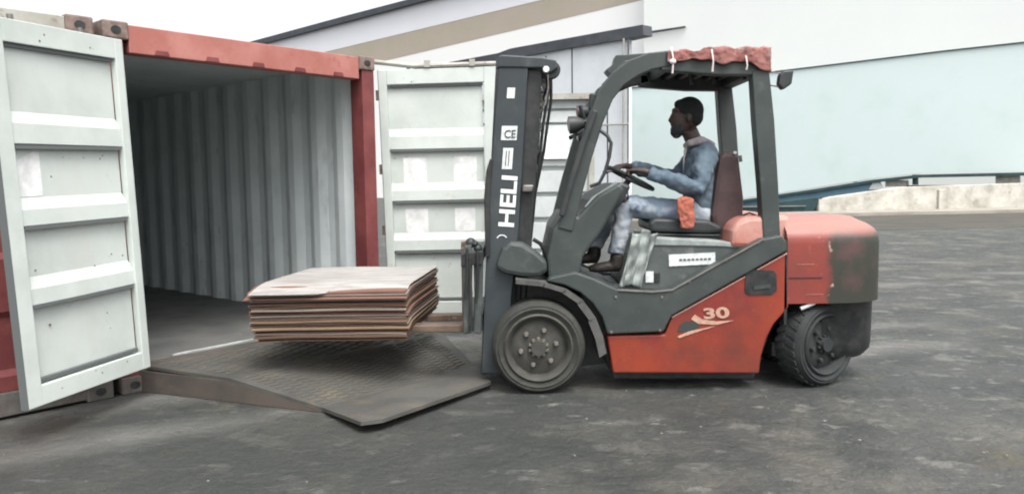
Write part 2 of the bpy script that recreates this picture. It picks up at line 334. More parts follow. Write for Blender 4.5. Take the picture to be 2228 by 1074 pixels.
# pale warehouse
wo_ = mo + mn*9
def onw(px, py, off=0): return PL(px, py, wo_+mn*off, mn)
wh = thing('warehouse', 'huge pale warehouse with a beige band below its dark roof edge', 'building', (onw(1400,500).x, onw(1400,500).y, 0))
def band(name, pts, m_, off=0, th=.4, par=wh): return MB().prism([onw(*p, off) for p in pts], mn*th).build(name, m_, par)
band('roof_edge', [(380,146),(590,90),(760,45),(940,-3),(1300,-98),(1300,-110),(930,-12),(750,35),(585,80),(380,135)], M['gutter'], -.5, 1.2)
band('fascia', [(380,147),(590,91),(760,46),(940,-2),(1300,-97),(1402,-97),(1402,-52),(1180,0),(730,108),(380,192)], M['fascia'])
band('beige_band', [(380,192),(730,108),(1180,0),(1402,-52),(1402,-1),(860,127),(380,240)], M['tan'], .02)
band('wall', [(380,240),(860,127),(1402,-1),(1402,560),(380,470)], M['whiteroof'], .04)
annex = thing('warehouse_annex', 'tall plain pale greenish wall of the warehouse wing above the mint panels', 'building', (onw(1800,500).x, onw(1800,500).y, 0))
MB().prism([onw(*p, -1.5) for p in ((1401,-300),(2700,-600),(2700,420),(1401,560))], mn*1.4).build('wall', M['pale'], annex)
MB().prism([onw(*p, -1.7) for p in ((1401,70),(1490,57),(1490,61),(1401,75))], mn*.1).build('trim', M['gutter'], annex)
# shed with dark sloped roof edge
so_ = Vector((onm(1371,400).x, onm(1371,400).y, 0)) - mn*7.5
def ons(px, py, off=0): return PL(px, py, so_+mn*off, mn)
sh = thing('shed', 'light grey panelled shed with a dark sloping roof edge behind the forklift mast', 'building', (ons(1280,520).x, ons(1280,520).y, 0))
MB().prism([ons(*p) for p in ((900,156),(1090,124),(1330,86),(1366,80),(1366,500),(900,540))], mn*.3).build('wall', M['shed'], sh)
MB().prism([ons(*p, -.2) for p in ((900,150),(1083,116),(1110,106),(1330,66),(1398,54),(1400,76),(1345,88),(1240,104),(1110,128),(900,166))], mn*.7).build('roof', M['gutter'], sh)
ss = MB()
for px, y0, y1 in ((1190,122,560),(1246,106,520),(1322,190,500)):
    A_, B_ = ons(px, y0, -.01), ons(px, y1, -.01); ss.box((A_+B_)/2, .06, .03, (A_-B_).length, md, mn)
ss.build('panel_seam', M['gutter'], sh)
MB().tube([ons(1357,84,-.25), ons(1355,500,-.25)], .05, 8).build('downpipe', M['greyrail'], sh, smooth=True)
MB().tube([ons(1367,84,-.25), ons(1366,500,-.25)], .035, 8).build('downpipe', M['gutter'], sh, smooth=True)
MB().tube([ons(1305,272,-.12), ons(1368,270,-.3)], .04, 8).build('pipe_bracket', M['greyrail'], sh, smooth=True)

# ------------------------------------------------------------------ second white container seen between mast and cab
wc = thing('shipping_container', 'white ribbed container end with a bright square sign between mast and cab', 'container', (Yp(1200,560,9.8).x, 9.8, 0))
Yc = 9.8
tl, tr = Yp(1040,210,Yc), Yp(1288,206,Yc); bl, br = Vector((tl.x,Yc,0)), Vector((tr.x,Yc,0)); tr.z = tl.z = (tl.z+tr.z)/2
H2 = tl.z
MB().hexa([bl+Vector((0,.06,0)), br+Vector((0,.06,0)), br+Vector((0,6,0)), bl+Vector((0,6,0))], [bl+Vector((0,.06,H2-.02)), br+Vector((0,.06,H2-.02)), br+Vector((0,6,H2-.02)), bl+Vector((0,6,H2-.02))]).build('body', M['white2'], wc)
prof = []; zs = [Yp(1230,y,Yc).z for y in (210,218,238,243,268,273,362,372,418,428,472,484,540,550,600)]
dd = [0, .0, .05, .0, .05, .0, .05, .0, .05, .0, .05, 0, .05, 0, .05]
vs = []
dm = MB()
pl = []
for i, z in enumerate(zs): pl.append((z, -.05 if i % 2 == 0 else .03))
path = []
for i in range(len(zs)-1):
    d0 = -.06 if i % 2 else .0
    path += [(zs[i], d0), (zs[i+1]+.01, d0)]
pts = [Vector((bl.x, Yc+d_-.0, z)) for z, d_ in path]+[Vector((bl.x, Yc+.08, .1)), Vector((bl.x, Yc+.08, H2-.02))]
dm.prism(pts, Vector((br.x-bl.x,0,0))); dm.build('end_wall', M['white2'], wc)
fr = MB(); fr.box((tl+tr)/2+Vector((0,-.05,-.03)), (tr-tl).length+.02, .2, .07); fr.box(((tr+br)/2)+Vector((-.02,-.04,0)), .07, .16, H2-.08)
fr.build('frame', M['greyrail'], wc)
s1, s2 = Yp(1176,292,Yc-.1), Yp(1238,345,Yc-.1)
MB().box(((s1+s2)/2), abs(s2.x-s1.x), .02, abs(s2.z-s1.z)).build('sign_panel', mat('bright_sign', (.85,.87,.86), .4), wc)

# ------------------------------------------------------------------ red container
M['lowcast'] = mat('dusty_grey_casting', (.12,.112,.10), .8, c2=(.085,.075,.068), scale=14, bump=.002)
TH = R(49.25); KS, KW = .965, .925
CO = Vector((-2.652, 5.201, 0))
def make_frame(Wd, H, root, mats):
    """front frame, roof, side walls, floor in the container's own axes: x across the door end, y inward"""
    T = root_matrix(root)
    P = lambda x, y, z: T @ Vector((x, y, z))
    X = (P(1,0,0)-P(0,0,0)); Y = (P(0,1,0)-P(0,0,0))
    L_ = 5.85; pw = .13; cs = .165; ch = .118
    hdr, post, cst, sill, wall_ext = mats
    b = MB(); b.hexa([P(cs,.0,H-.20),P(Wd-cs,.0,H-.20),P(Wd-cs,.12,H-.20),P(cs,.12,H-.20)],[P(cs,.0,H-.015),P(Wd-cs,.0,H-.015),P(Wd-cs,.12,H-.015),P(cs,.12,H-.015)])
    h = b.build('header', hdr, root, bevel=.006)
    for k in range(5):
        nb = MB()
        x = cs+.22+k*(Wd-2*cs-.44)/4
        nb.hexa([P(x-.05,-.012,H-.196),P(x+.05,-.012,H-.196),P(x+.05,-.002,H-.196),P(x-.05,-.002,H-.196)],[P(x-.04,-.012,H-.165),P(x+.04,-.012,H-.165),P(x+.04,-.002,H-.165),P(x-.04,-.002,H-.165)])
        nb.build('lock_keeper', M['maroon'], h)
    for x0, s_ in ((0,1), (Wd,-1)):
        xa, xb = x0, x0+s_*pw
        MB().hexa([P(min(xa,xb),.004,ch),P(max(xa,xb),.004,ch),P(max(xa,xb),.17,ch),P(min(xa,xb),.17,ch)],[P(min(xa,xb),.004,H-ch),P(max(xa,xb),.004,H-ch),P(max(xa,xb),.17,H-ch),P(min(xa,xb),.17,H-ch)]).build('corner_post', post, root, bevel=.006)
        for z0 in (0, H-ch):
            xa, xb = sorted((x0-s_*.004, x0+s_*cs)); c_ = MB()
            c_.hexa([P(xa,-.01,z0),P(xb,-.01,z0),P(xb,.17,z0),P(xa,.17,z0)],[P(xa,-.01,z0+ch),P(xb,-.01,z0+ch),P(xb,.17,z0+ch),P(xa,.17,z0+ch)])
            cc = c_.build('corner_casting', cst if z0 else M['lowcast'], root, bevel=.012)
            hol = MB(); cx_ = (xa+xb)/2
            hol.tube([P(cx_,-.014,z0+ch/2),P(cx_,.03,z0+ch/2)], [(.026,.034)]*2, 14, up=(0,0,1)); hol.build('hole', M['black'], cc)
    MB().hexa([P(pw,0,.02),P(Wd-pw,0,.02),P(Wd-pw,.15,.02),P(pw,.15,.02)],[P(pw,0,.165),P(Wd-pw,0,.165),P(Wd-pw,.15,.165),P(pw,.15,.165)]).build('door_sill', sill, root, bevel=.005)
    MB().hexa([P(.03,.12,H-.03),P(Wd-.03,.12,H-.03),P(Wd-.03,L_,H-.03),P(.03,L_,H-.03)],[P(.03,.12,H-.01),P(Wd-.03,.12,H-.01),P(Wd-.03,L_,H-.01),P(.03,L_,H-.01)]).build('roof', M['inner'], root)
    MB().hexa([P(.05,.151,.14),P(Wd-.05,.151,.14),P(Wd-.05,L_,.14),P(.05,L_,.14)],[P(.05,.151,.17),P(Wd-.05,.151,.17),P(Wd-.05,L_,.17),P(.05,L_,.17)]).build('floor', M['cfloor'], root)
    def wallprof(x_in, sgn):
        pts = []; y = .17; pitch = .39
        while y < L_:
            pts += [(y, 0), (y+.090, 0), (y+.195, .032), (y+.285, .032)]; y += pitch
        w_ = MB(); n = len(pts)
        v = []
        for yy, dd_ in pts:
            for z in (.16, H-.03): v.append(P(x_in-sgn*dd_, yy, z))
        w_.add(v, [(2*i, 2*i+2, 2*i+3, 2*i+1) for i in range(n-1)])
        return w_
    wallprof(Wd-.045, 1).build('side_wall', wall_ext, root, solid=.004)
    wallprof(.045, -1).build('side_wall', wall_ext, root, solid=.004)
    MB().hexa([P(.05,L_,.1),P(Wd-.05,L_,.1),P(Wd-.05,L_+.04,.1),P(.05,L_+.04,.1)],[P(.05,L_,H-.03),P(Wd-.05,L_,H-.03),P(Wd-.05,L_+.04,H-.03),P(.05,L_+.04,H-.03)]).build('end_wall', M['inner'], root)
    return P
def two_sided(name, inner, outer):
    return inner
Wd, H = 2.438*KW, 2.591*KS
rc = thing('shipping_container', 'open red shipping container with corrugated grey inside, facing the forklift', 'container', CO, TH)
P = make_frame(Wd, H, rc, (M['cred'], M['maroon'], M['casting'], M['rampside'], M['inner']))
# outer skin of the sides in red
for x0 in (-.002, Wd-.028):
    w_ = MB(); w_.hexa([P(x0,.17,.12),P(x0+.03,.17,.12),P(x0+.03,5.89,.12),P(x0,5.89,.12)],[P(x0,.17,.22),P(x0+.03,.17,.22),P(x0+.03,5.89,.22),P(x0,5.89,.22)])
    w_.build('bottom_side_rail', M['cred'], rc); w_ = MB()
    w_.hexa([P(x0,.17,H-.1),P(x0+.03,.17,H-.1),P(x0+.03,5.89,H-.1),P(x0,5.89,H-.1)],[P(x0,.17,H-.005),P(x0+.03,.17,H-.005),P(x0+.03,5.89,H-.005),P(x0,5.89,H-.005)])
    w_.build('top_side_rail', M['cred'], rc)
ls = MB(); 
q0, q1 = Zp(400,768,.171), Zp(560,737,.171); dq = (q1-q0)
ls.tube([q0-dq*.15+Vector((0,0,.003)), q0+Vector((0,0,.003)), q1+dq*.9+Vector((0,0,.003))], [(.008,.014),(.010,.022),(.010,.026)], 6, up=(0,0,1))
ls.build('floor_edge_strip', mat('pale_worn_strip', (.36,.37,.36), .6, c2=(.22,.22,.21), scale=9), rc)
# stencil marks on the inside wall near the opening
st = MB(); rr = random.Random(3)
for col_ in range(2):
    for k in range(14):
        y_ = .33+col_*.05; z_ = 1.72-k*.055
        if rr.random() < .85: st.hexa([P(Wd-.053,y_,z_),P(Wd-.051,y_,z_),P(Wd-.051,y_+.028,z_),P(Wd-.053,y_+.028,z_)],[P(Wd-.053,y_,z_+.034),P(Wd-.051,y_,z_+.034),P(Wd-.051,y_+.028,z_+.034),P(Wd-.053,y_+.028,z_+.034)])
st.build('stencil_mark', mat('blue_grey_stencil', (.16,.24,.28), .7), rc)

def door(root, hb, ht, nb_, nt_, stickers, inner_sign, dark=(.065,.325,.535,.74,.935), bright=(.25,.47,.675)):
    """a door leaf from hinge-bottom, hinge-top, near-bottom, near-top corners of its inside face"""
    U = (nb_-hb).normalized(); Nn = U.cross(Vector((0,0,1))).normalized()*inner_sign     # Nn points towards the inside face viewer
    hgt = (ht-hb).length; wid = (nb_-hb).length
    def D(u, v, t):   # u 0..1 from hinge, v 0..1 from the top, t out of the face
        top_ = ht.lerp(nt_, u); bot_ = hb.lerp(nb_, u); return top_.lerp(bot_, v)+Nn*t
    b = MB()
    # perimeter frame
    fw = .055/wid; 
    def blk(u0,u1,v0,v1,t0,t1,m_=b): m_.hexa([D(u0,v1,t0),D(u1,v1,t0),D(u1,v1,t1),D(u0,v1,t1)],[D(u0,v0,t0),D(u1,v0,t0),D(u1,v0,t1),D(u0,v0,t1)])
    fh = dark[0]-.005; 
    blk(0,fw*1.3,0,1,-.03,.012); blk(1-fw*1.9,1,0,1,-.03,.012); blk(fw*1.3,1-fw*1.9,0,fh,-.03,.010); blk(fw*1.3,1-fw*1.9,dark[-1]+.012,1,-.03,.010)
    fr_ = b.build('leaf_frame', M['white'], root, bevel=.005)
    # panel with ribs
    prof_ = [(fh, -.035)]
    for i in range(len(bright)):
        prof_ += [(bright[i]-.012, -.035), (bright[i]+.018, -.002), (dark[i+1]-.006, .002), (dark[i+1]+.006, -.035)]
    prof_ += [(dark[-1]-.004, -.035), (dark[-1]+.0125, -.030)]
    u0, u1 = fw*1.3, 1-fw*1.9
    pn = MB(); n_ = len(prof_); ue = .03
    pn.prism([D(u0, v, t) for v, t in prof_]+[D(u0, prof_[-1][0], -.05), D(u0, prof_[0][0], -.05)], D(u1,.5,0)-D(u0,.5,0))
    pnl = pn.build('panel', M['white'], root)
    # dark strips standing in for the shade under ribs and rails
    for v in dark:
        dk = MB()
        h_ = .0055
        blk(u0+.015, u1-.01, v-h_+.002, v+h_, -.036, .004 if v in dark[1:-1] else -.006, dk)
        dk.build('painted_rib_shade', M['seal'], root)
    for (a0,a1,v0,v1) in stickers:
        sk = MB(); blk(a0,a1,v0,v1,-.034,-.032,sk); sk.build('label_sheet', M['sheet'], root)
    dt = MB(); r2 = random.Random(int(abs(hb.x)*100))
    for _ in range(26):
        u_, v_ = r2.uniform(u0+.03,u1-.03), r2.choice([r2.uniform(.02,.05), dark[1]+r2.uniform(.02,.03), dark[3]-.09+r2.uniform(-.02,.03), dark[3]+r2.uniform(.02,.08), r2.uniform(.1,.95), dark[-1]+r2.uniform(.015,.04)])
        s_ = r2.uniform(.003,.009)
        t_ = .0105 if v_ < fh else (-.0335 if v_ < dark[-1] else .0105)
        blk(u_, u_+s_*1.2, v_, v_+s_*.6, t_-.003, t_+.001, dt)
    dt.build('screw_mark', M['casting'], root)
    # outside: locking bars seen edge on
    for u_ in (.25,.75): ob = MB().tube([D(u_,.0-.02,-.075), D(u_,1.0,-.075)], .017, 8); ob.build('locking_bar', M['steel'], root, smooth=True)
    gs = MB(); blk(-.004,.0,0,1,-.03,.008,gs); blk(1.0,1.006,0,1,-.032,.014,gs); gs.build('gasket', M['seal'], root)
    for v in (.1,.4,.65,.92): hn = MB().tube([D(-.015,v-.02,-.02), D(-.015,v+.02,-.02)], .018, 8); hn.build('hinge', M['casting'], root, smooth=True)
    return D
M['sheet'] = mat('faded_label_sheet', (.74,.74,.73), .35, c2=(.54,.55,.54), scale=9)
ldp = bpy.data.objects.new('door', None); COL.objects.link(ldp); ldp.parent = rc; ldp['label'] = 'left white door leaf swung wide open towards the camera'
hb = Zp(325,797,.17); ht = Yp(262,87,hb.y); nb_ = Zp(59,892,.17); nt_ = Yp(-41,30,nb_.y)
hb, ht, nb_, nt_ = [CAMP+(q-CAMP)*.965 for q in (hb, ht, nb_, nt_)]
door(ldp, hb, ht, nb_, nt_, [(.70,.86,.335,.455)], -1)
rdp = bpy.data.objects.new('door', None); COL.objects.link(rdp); rdp.parent = rc; rdp['label'] = 'right white door leaf standing open behind the mast'
hb = Zp(848,684,.20); ht = Yp(822,153,hb.y); nb_ = Zp(1085,681,.20); nt_ = Yp(1079,145,nb_.y)
DR = door(rdp, hb, ht, nb_, nt_, [(.18,.38,.355,.475),(.62,.82,.355,.470),(.18,.38,.565,.670),(.62,.80,.565,.660)], 1)
tp = MB()
for u_ in (.42,.80):
    tp.box(DR(u_,-.018,0), .05, .05, .06)
tp.tube([DR(-.05,-.035,0), DR(.3,-.012,0), DR(1,-.012,0)], .022, 8)
tp.build('top_gasket', M['greyrail'], rdp, smooth=True)

# ------------------------------------------------------------------ neighbouring container on the left
Wx = Vector((math.cos(TH), math.sin(TH), 0)); 
nc = thing('shipping_container', 'closed maroon container with a dusty grey top rail at the left edge', 'container', CO-Wx*(2.45*.97+.05), TH)
W2 = 2.438*.97
Pn = make_frame(W2, H, nc, (M['greyrail'], M['maroon'], M['casting'], M['lowcast'], M['maroon']))
for k, (x0, x1) in enumerate(((.14, W2/2-.01), (W2/2+.01, W2-.14))):
    pp = MB(); zz = [.17,.26,.30,.62,.66,.98,1.02,1.34,1.38,1.70,1.74,2.06,2.10,H-.21]
    pts = []
    for i in range(0, len(zz)-1):
        t_ = -.0 if i % 2 == 0 else .0
    for i, z in enumerate(zz): pts.append(Pn(x0, .02 if (i//2) % 2 == 0 else .05, z))
    pts += [Pn(x0,.09,zz[-1]), Pn(x0,.09,zz[0])]
    pp.prism(pts, Pn(x1,0,0)-Pn(x0,0,0)); dr = pp.build('door', M['maroon'], nc)
    for x in (x0+.25, x1-.25): lb = MB().tube([Pn(x,-.02,.1), Pn(x,-.02,H-.1)], .017, 8); lb.build('locking_bar', M['cred'], dr, smooth=True)

# ------------------------------------------------------------------ ramp
rp = thing('loading_ramp', 'grimy steel loading ramp with welded grip bars at the container mouth', 'ramp', Zp(500,880,0))
e0, e1 = Zp(300,851,0), Zp(722,900,0); en = Vector((-(e1-e0).y, (e1-e0).x, 0)).normalized()
A0 = Vector(P(.17,-.004,.172)); 
K = PL(500,822,e0,en); Mid = PL(700,886,e0,en); Mid.z = max(Mid.z, .035)
Lp = Zp(785,917,.075); Lr = Zp(832,911,.075); Lq = Zp(1062,832,.06)
B0 = Vector(P(Wd-.17,-.004,.172)); off = B0-A0
Kr = K.lerp(K+off, .97); 
Rr = Zp(1052,738,.15); 
ra = MB()
def rampz(p): return p
top = [A0, K, Mid, Lp, Lr, Lq]
far_ = [B0, K+off*.99, Mid+off*.93, Lq, Lq, Lq]
# surface in strips
th = Vector((0,0,-.022))
Kf = Vector(((K+off).x, (K+off).y, K.z)); Mf = Mid+off*.72; Mf.z = Mid.z
def slab(q): ra.hexa([v+th for v in q], q)
slab([A0, K, Kf, B0]); slab([K, Mid, Mf, Kf])
Lq2 = Lq+Vector((.02,.03,0))
slab([Mid, Lp, Lr, Lr.lerp(Mf,.5)]); ra.v = ra.v[:-8]; ra.f = ra.f[:-6]
ra.prism([Mid, Lp, Lr, Lq, Lq2, Mf], th)
ra.build('deck', M['ramp'], rp)
# side plate
MB().prism([e0+Vector((0,0,.003)), e1+Vector((0,0,.003)), Mid+th, K+th, Vector((e0.x,e0.y,A0.z))+th+ (A0-Vector((e0.x,e0.y,A0.z)))*.0], en*.012).build('side_plate', M['rampside'], rp)
# grip bars
gb = MB()
ru = (Lq-Lr).normalized(); 
ax = (K-Mid).normalized()
def deck_pt(s, t):     # s along the slope from lip (0) to kink (1), t across 0..1
    a_ = Mid.lerp(K, s); b_ = Mf.lerp(Kf, s); return a_.lerp(b_, t)
for i in range(26):
    for j in range(8):
        s, t = .06+i*.036, .06+j*.115+(.05 if i % 2 else 0)
        c = deck_pt(s, t)+Vector((0,0,.003)); dv = (deck_pt(s,t+.04)-deck_pt(s,t)).normalized()
        gb.tube([c-dv*.045, c+dv*.045], .004, 5)
for i in range(16):
    for j in range(8):
        f_ = .06+i*.056; t = .06+j*.115+(.05 if i % 2 else 0); A_, B_ = A0.lerp(K, f_), B0.lerp(Kf, f_); dv = (B_-A_).normalized(); c = A_.lerp(B_, t)+Vector((0,0,.003))
        gb.tube([c-dv*.045, c+dv*.045], .004, 5)
gb.build('tread_pattern', M['rampbar'] if 'rampbar' in M else mat('worn_grip_bar', (.125,.118,.095), .55, metal=.2, c2=(.080,.078,.070), scale=1.6), rp)

# ------------------------------------------------------------------ cardboard stack: every sheet is a thing
zt_ = .745; zb_ = .40
nr, nl = Yp(884,624,5.12), Yp(540,614,5.12); fr_, fl_ = Yp(945,579,6.3), Yp(652,577,6.3)
cen = (nr+nl+fr_+fl_)/4; 
NS = 25; tk = (zt_-zb_)/NS
def sheet(i):
    r = random.Random(100+i); z0 = zb_+i*tk; top_ = (i == NS-1)
    dx0, dx1, dy0, dy1 = [r.uniform(-.013,.013) for _ in range(4)]
    rot = r.uniform(-.008,.008); ph = r.uniform(0,6)
    if i < 5: dx0 += (5-i)*.010; dx1 += -(5-i)*.002
    if i == NS-4: dx0 -= .02; dy0 -= .025
    x0, x1, y0, y1 = nl.x+dx0, nr.x+dx1, 5.12+dy0, 6.3+dy1
    thick = tk*r.choice([.22,.35,.5,.62,.75])
    fold = r.random() < .55
    def pos(u, v, h):
        x = x0+(x1-x0)*u + (v*.10); y = y0+(y1-y0)*v
        x_, y_ = x-cen.x, y-cen.y; x = cen.x+x_-y_*rot; y = cen.y+y_+x_*rot
        dd = max(0, 5.32-y); droop = -.75*dd*dd; dl = max(0, (.34-u)); droop += -.0*dl
        sag = (.02*(1-i/NS))*(u-.5)**2*-1
        wv = .0022*math.sin(u*9+ph)*math.sin(v*5+ph*2)
        if top_ and v < .12 and u < .55: wv -= .008
        if top_ : wv += .002
        return Vector((x, y, z0+droop+sag+wv+h))
    b = MB(); nu, nv = 16, 10
    def yend(u):
        if not top_: return 0
        return 0
    T = [[pos(u/nu, v/nv, thick) for u in range(nu+1)] for v in range(nv+1)]; B = [[pos(u/nu, v/nv, 0) for u in range(nu+1)] for v in range(nv+1)]
    if top_:
        for u in range(nu+1):
            uu = u/nu; k = -.05 if uu < .42 else (.03 if uu > .55 else -.05+.08*(uu-.42)/.13); k += uu*.02
            for G in (T, B): G[0][u] = G[0][u]+Vector((0, k, -.004 if k < 0 else 0))
    W_ = nu+1; vs = [p for row in T for p in row]+[p for row in B for p in row]; o = W_*(nv+1); fs = []
    for v in range(nv):
        for u in range(nu):
            a_ = v*W_+u; fs += [(a_, a_+1, a_+W_+1, a_+W_), (o+a_, o+a_+W_, o+a_+W_+1, o+a_+1)]
    for u in range(nu): fs += [(o+u, o+u+1, u+1, u), (nv*W_+u, nv*W_+u+1, o+nv*W_+u+1, o+nv*W_+u)]
    for v in range(nv): fs += [(v*W_, (v+1)*W_, o+(v+1)*W_, o+v*W_), (v*W_+nu, o+v*W_+nu, o+(v+1)*W_+nu, (v+1)*W_+nu)]
    b.add(vs, fs)
    if fold:   # second ply seen as a thin folded layer
        vs2 = [p+Vector((r.uniform(.004,.008), r.uniform(.003,.012), thick*1.15)) for p in [T[0][0],T[0][nu],T[nv][nu],T[nv][0]]]
    sh_ = b.build('cardboard_sheet', M['paper'] if top_ else CARDS[r.choice([0,0,1,1,2,3])])
    return sh_
ORD = ['top','second','third','fourth','fifth','sixth','seventh','eighth','ninth','tenth','eleventh','twelfth','thirteenth']
for i in range(NS):
    o = sheet(i); cn = o.data.materials[0].name.split('_')[-1]
    g_ = 'flattened cardboard sheets stacked on the forks'
    if NS-1 > i > NS//2: tag(o, '%s cardboard sheet, %s from the top of the stack on the forks' % (dict(tan='tan',pink='pinkish brown',brown='dark brown',grey='greyish').get(cn,'brown'), ORD[NS-1-i]), 'cardboard', g_)
    elif 0 < i < NS//2: tag(o, '%s cardboard sheet, %s from the bottom of the stack on the forks' % (dict(tan='tan',pink='pinkish brown',brown='dark brown',grey='greyish').get(cn,'brown'), ORD[i]), 'cardboard', g_)
    elif i == NS-1: tag(o, 'pale whitish top sheet of the cardboard stack with a notched front edge', 'cardboard', 'flattened cardboard sheets stacked on the forks')
    elif i == 0: tag(o, 'lowest cardboard sheet of the stack, resting on the forks', 'cardboard', 'flattened cardboard sheets stacked on the forks')
    elif i == NS//2: tag(o, 'middle sheet of the cardboard stack, with twelve sheets above and below it', 'cardboard', 'flattened cardboard sheets stacked on the forks')

# ------------------------------------------------------------------ forklift
Y0 = 5.08; WT = 1.14            # near side plane and total width
FK = thing('forklift', 'red and dark grey forklift carrying a stack of cardboard on its forks', 'forklift', (1.1, Y0+WT/2, 0))
def S(px, py, w=0): return Yp(px, py, Y0+w)
def side(pts, w, th_): return [S(px, py, w) for px, py in pts], Vector((0, th_, 0))
def both(name, pts, w, th_, m_, parent=FK, bevel=.006, seg=2):
    """near piece drawn on plane w plus its mirror on the far side: one mesh each"""
    p, e = side(pts, w, th_); r_ = MB().prism(p, e).build(name, m_, parent, bevel=bevel, seg=seg)
    mp = [Vector((q.x, 2*Y0+WT-q.y, q.z)) for q in p]; MB().prism(mp, -e).build(name, m_, parent, bevel=bevel, seg=seg)
    return r_
def across(name, pts, w0, w1, m_, parent=FK, bevel=.008, smooth=False):
    p = [S(px, py, w0) for px, py in pts]; return MB().prism(p, Vector((0, w1-w0, 0))).build(name, m_, parent, bevel=bevel, smooth=smooth)
def mirror_y(p): return Vector((p.x, 2*Y0+WT-p.y, p.z))

# red side panels with wheel arch
arch = [(1652,812),(1656,775),(1668,735),(1684,705),(1704,682),(1716,668)]
redp = [(1321,730),(1334,811)] + arch + [(1713,549),(1462,689),(1446,727)]
rp_ = both('side_panel', redp, .03, .10, M['red'], bevel=.012, seg=3)
# inner chassis block, lowered and made black to deepen the shade beneath
across('chassis', [(1262,640),(1336,824),(1640,824),(1700,650),(1700,560),(1460,640)], .14, WT-.14, M['black'])
# pale chipped edge on top of the red panel
MB().tube([S(1462,690,.028), S(1712,551,.028)], .005, 6).build('edge_trim', mat('pale_chipped_edge', (.50,.26,.22), .5), FK)
# dark pocket in the panel
pk = [(1622,592),(1634,586),(1682,588),(1690,596),(1690,632),(1680,640),(1630,641),(1621,634)]
hp = across('handle_pocket', pk, .022, .034, M['black'], bevel=0)
MB().prism([S(*p, .015) for p in ((1640,622),(1676,618),(1676,626),(1640,630))], Vector((0,.01,0))).build('latch', M['dark'], hp)
# swoosh and number
across('decal_dark', [(1474,722),(1480,706),(1492,698),(1512,700),(1530,700),(1520,712),(1500,720)], .026, .032, mat('faded_dark_decal', (.035,.042,.04), .5), bevel=0)
across('decal_swoosh', [(1504,694),(1512,684),(1528,694),(1560,699),(1596,697),(1560,706),(1520,704)], .024, .03, M['pale_letter'], bevel=0)
across('decal_swoosh', [(1474,732),(1500,720),(1556,709),(1500,727),(1478,735)], .024, .03, M['pale_letter'], bevel=0)
def text(body, m_, parent, org, xdir, ydir, height, width, name='lettering', depth=.004, bold=.02):
    cu = bpy.data.curves.new(name, 'FONT'); cu.body = body; cu.extrude = 0.0; cu.offset = bold
    tmp = bpy.data.objects.new('tmp_text', cu); COL.objects.link(tmp)
    dg = bpy.context.evaluated_depsgraph_get(); me = bpy.data.meshes.new_from_object(tmp.evaluated_get(dg))
    bpy.data.objects.remove(tmp); 
    xs = [v.co.x for v in me.vertices]; ys = [v.co.y for v in me.vertices]; x0_, x1_, y0_, y1_ = min(xs), max(xs), min(ys), max(ys)
    inv = root_matrix(parent).inverted(); xdir = Vector(xdir).normalized(); ydir = Vector(ydir).normalized()
    for v in me.vertices: v.co = inv @ (Vector(org)+xdir*((v.co.x-x0_)/(x1_-x0_)*width)+ydir*((v.co.y-y0_)/(y1_-y0_)*height))
    me.materials.clear(); me.materials.append(m_)
    o = bpy.data.objects.new(name, me); COL.objects.link(o); o.parent = parent
    return o
text('30', M['pale_letter'], FK, S(1532,694,.022), (1,0,.04), (-.12,0,1), .075, .17, bold=.035)

# overhead guard: dark side frame, diagonal, posts, roof
frame_low = [(1196,604),(1252,592),(1292,606),(1345,630),(1420,634),(1462,630),(1560,575),(1660,520),(1700,512),(1712,524),(1713,546),(1462,687),(1444,722),(1322,727),(1310,690),(1290,660),(1262,636),(1228,620),(1190,612)]
side_frame = both('side_frame', frame_low, .005, .12, M['dark'], bevel=.012, seg=3)
MB().tube([S(1345,631,.0), S(1420,635,.0), S(1462,631,.0), S(1560,576,.0), S(1662,520,.0)], .006, 6).build('edge_trim', M['steel'], FK)
def strip_beam(name, pts, halfw, w, th_, m_=M['dark'], mirror=True, bevel=.008, par=FK):
    c = [S(px, py, w) for px, py in pts]; n = len(c); L1 = []; L2 = []
    for i in range(n):
        t = (c[min(i+1,n-1)]-c[max(i-1,0)]).normalized(); nn = Vector((-t.z, 0, t.x)); hw = halfw[i] if isinstance(halfw,(list,tuple)) else halfw
        L1.append(c[i]+nn*hw); L2.append(c[i]-nn*hw)
    for mm in ((0,1) if mirror else (0,)):
        b = MB(); 
        for i in range(n-1):
            q = [L1[i], L1[i+1], L2[i+1], L2[i]]; e = Vector((0,th_,0)); 
            if mm: q = [mirror_y(p) for p in q]; e = -e
            b.hexa(q, [p+e for p in q])
        # weld interior
        bm_ = MB(); pts_ = L1+list(reversed(L2)); pts_ = [mirror_y(p) for p in pts_] if mm else pts_
        bm_.prism(pts_, Vector((0, -th_ if mm else th_, 0))); last = bm_.build(name, m_, par, bevel=bevel)
    return last
GW = .09
apil = [(1230,500),(1250,420),(1272,340),(1296,262),(1318,208),(1345,172),(1378,148),(1415,133),(1462,126)]
strip_beam('front_pillar', apil, [.050,.050,.050,.052,.054,.056,.058,.056,.05], GW, .09)
strip_beam('rear_post', [(1655,150),(1664,260),(1674,400),(1681,540)], [.056,.064,.060,.056], GW, .10)
strip_beam('roof_rail', [(1440,138),(1560,146),(1672,146)], [.045,.050,.052], GW+.005, .085)
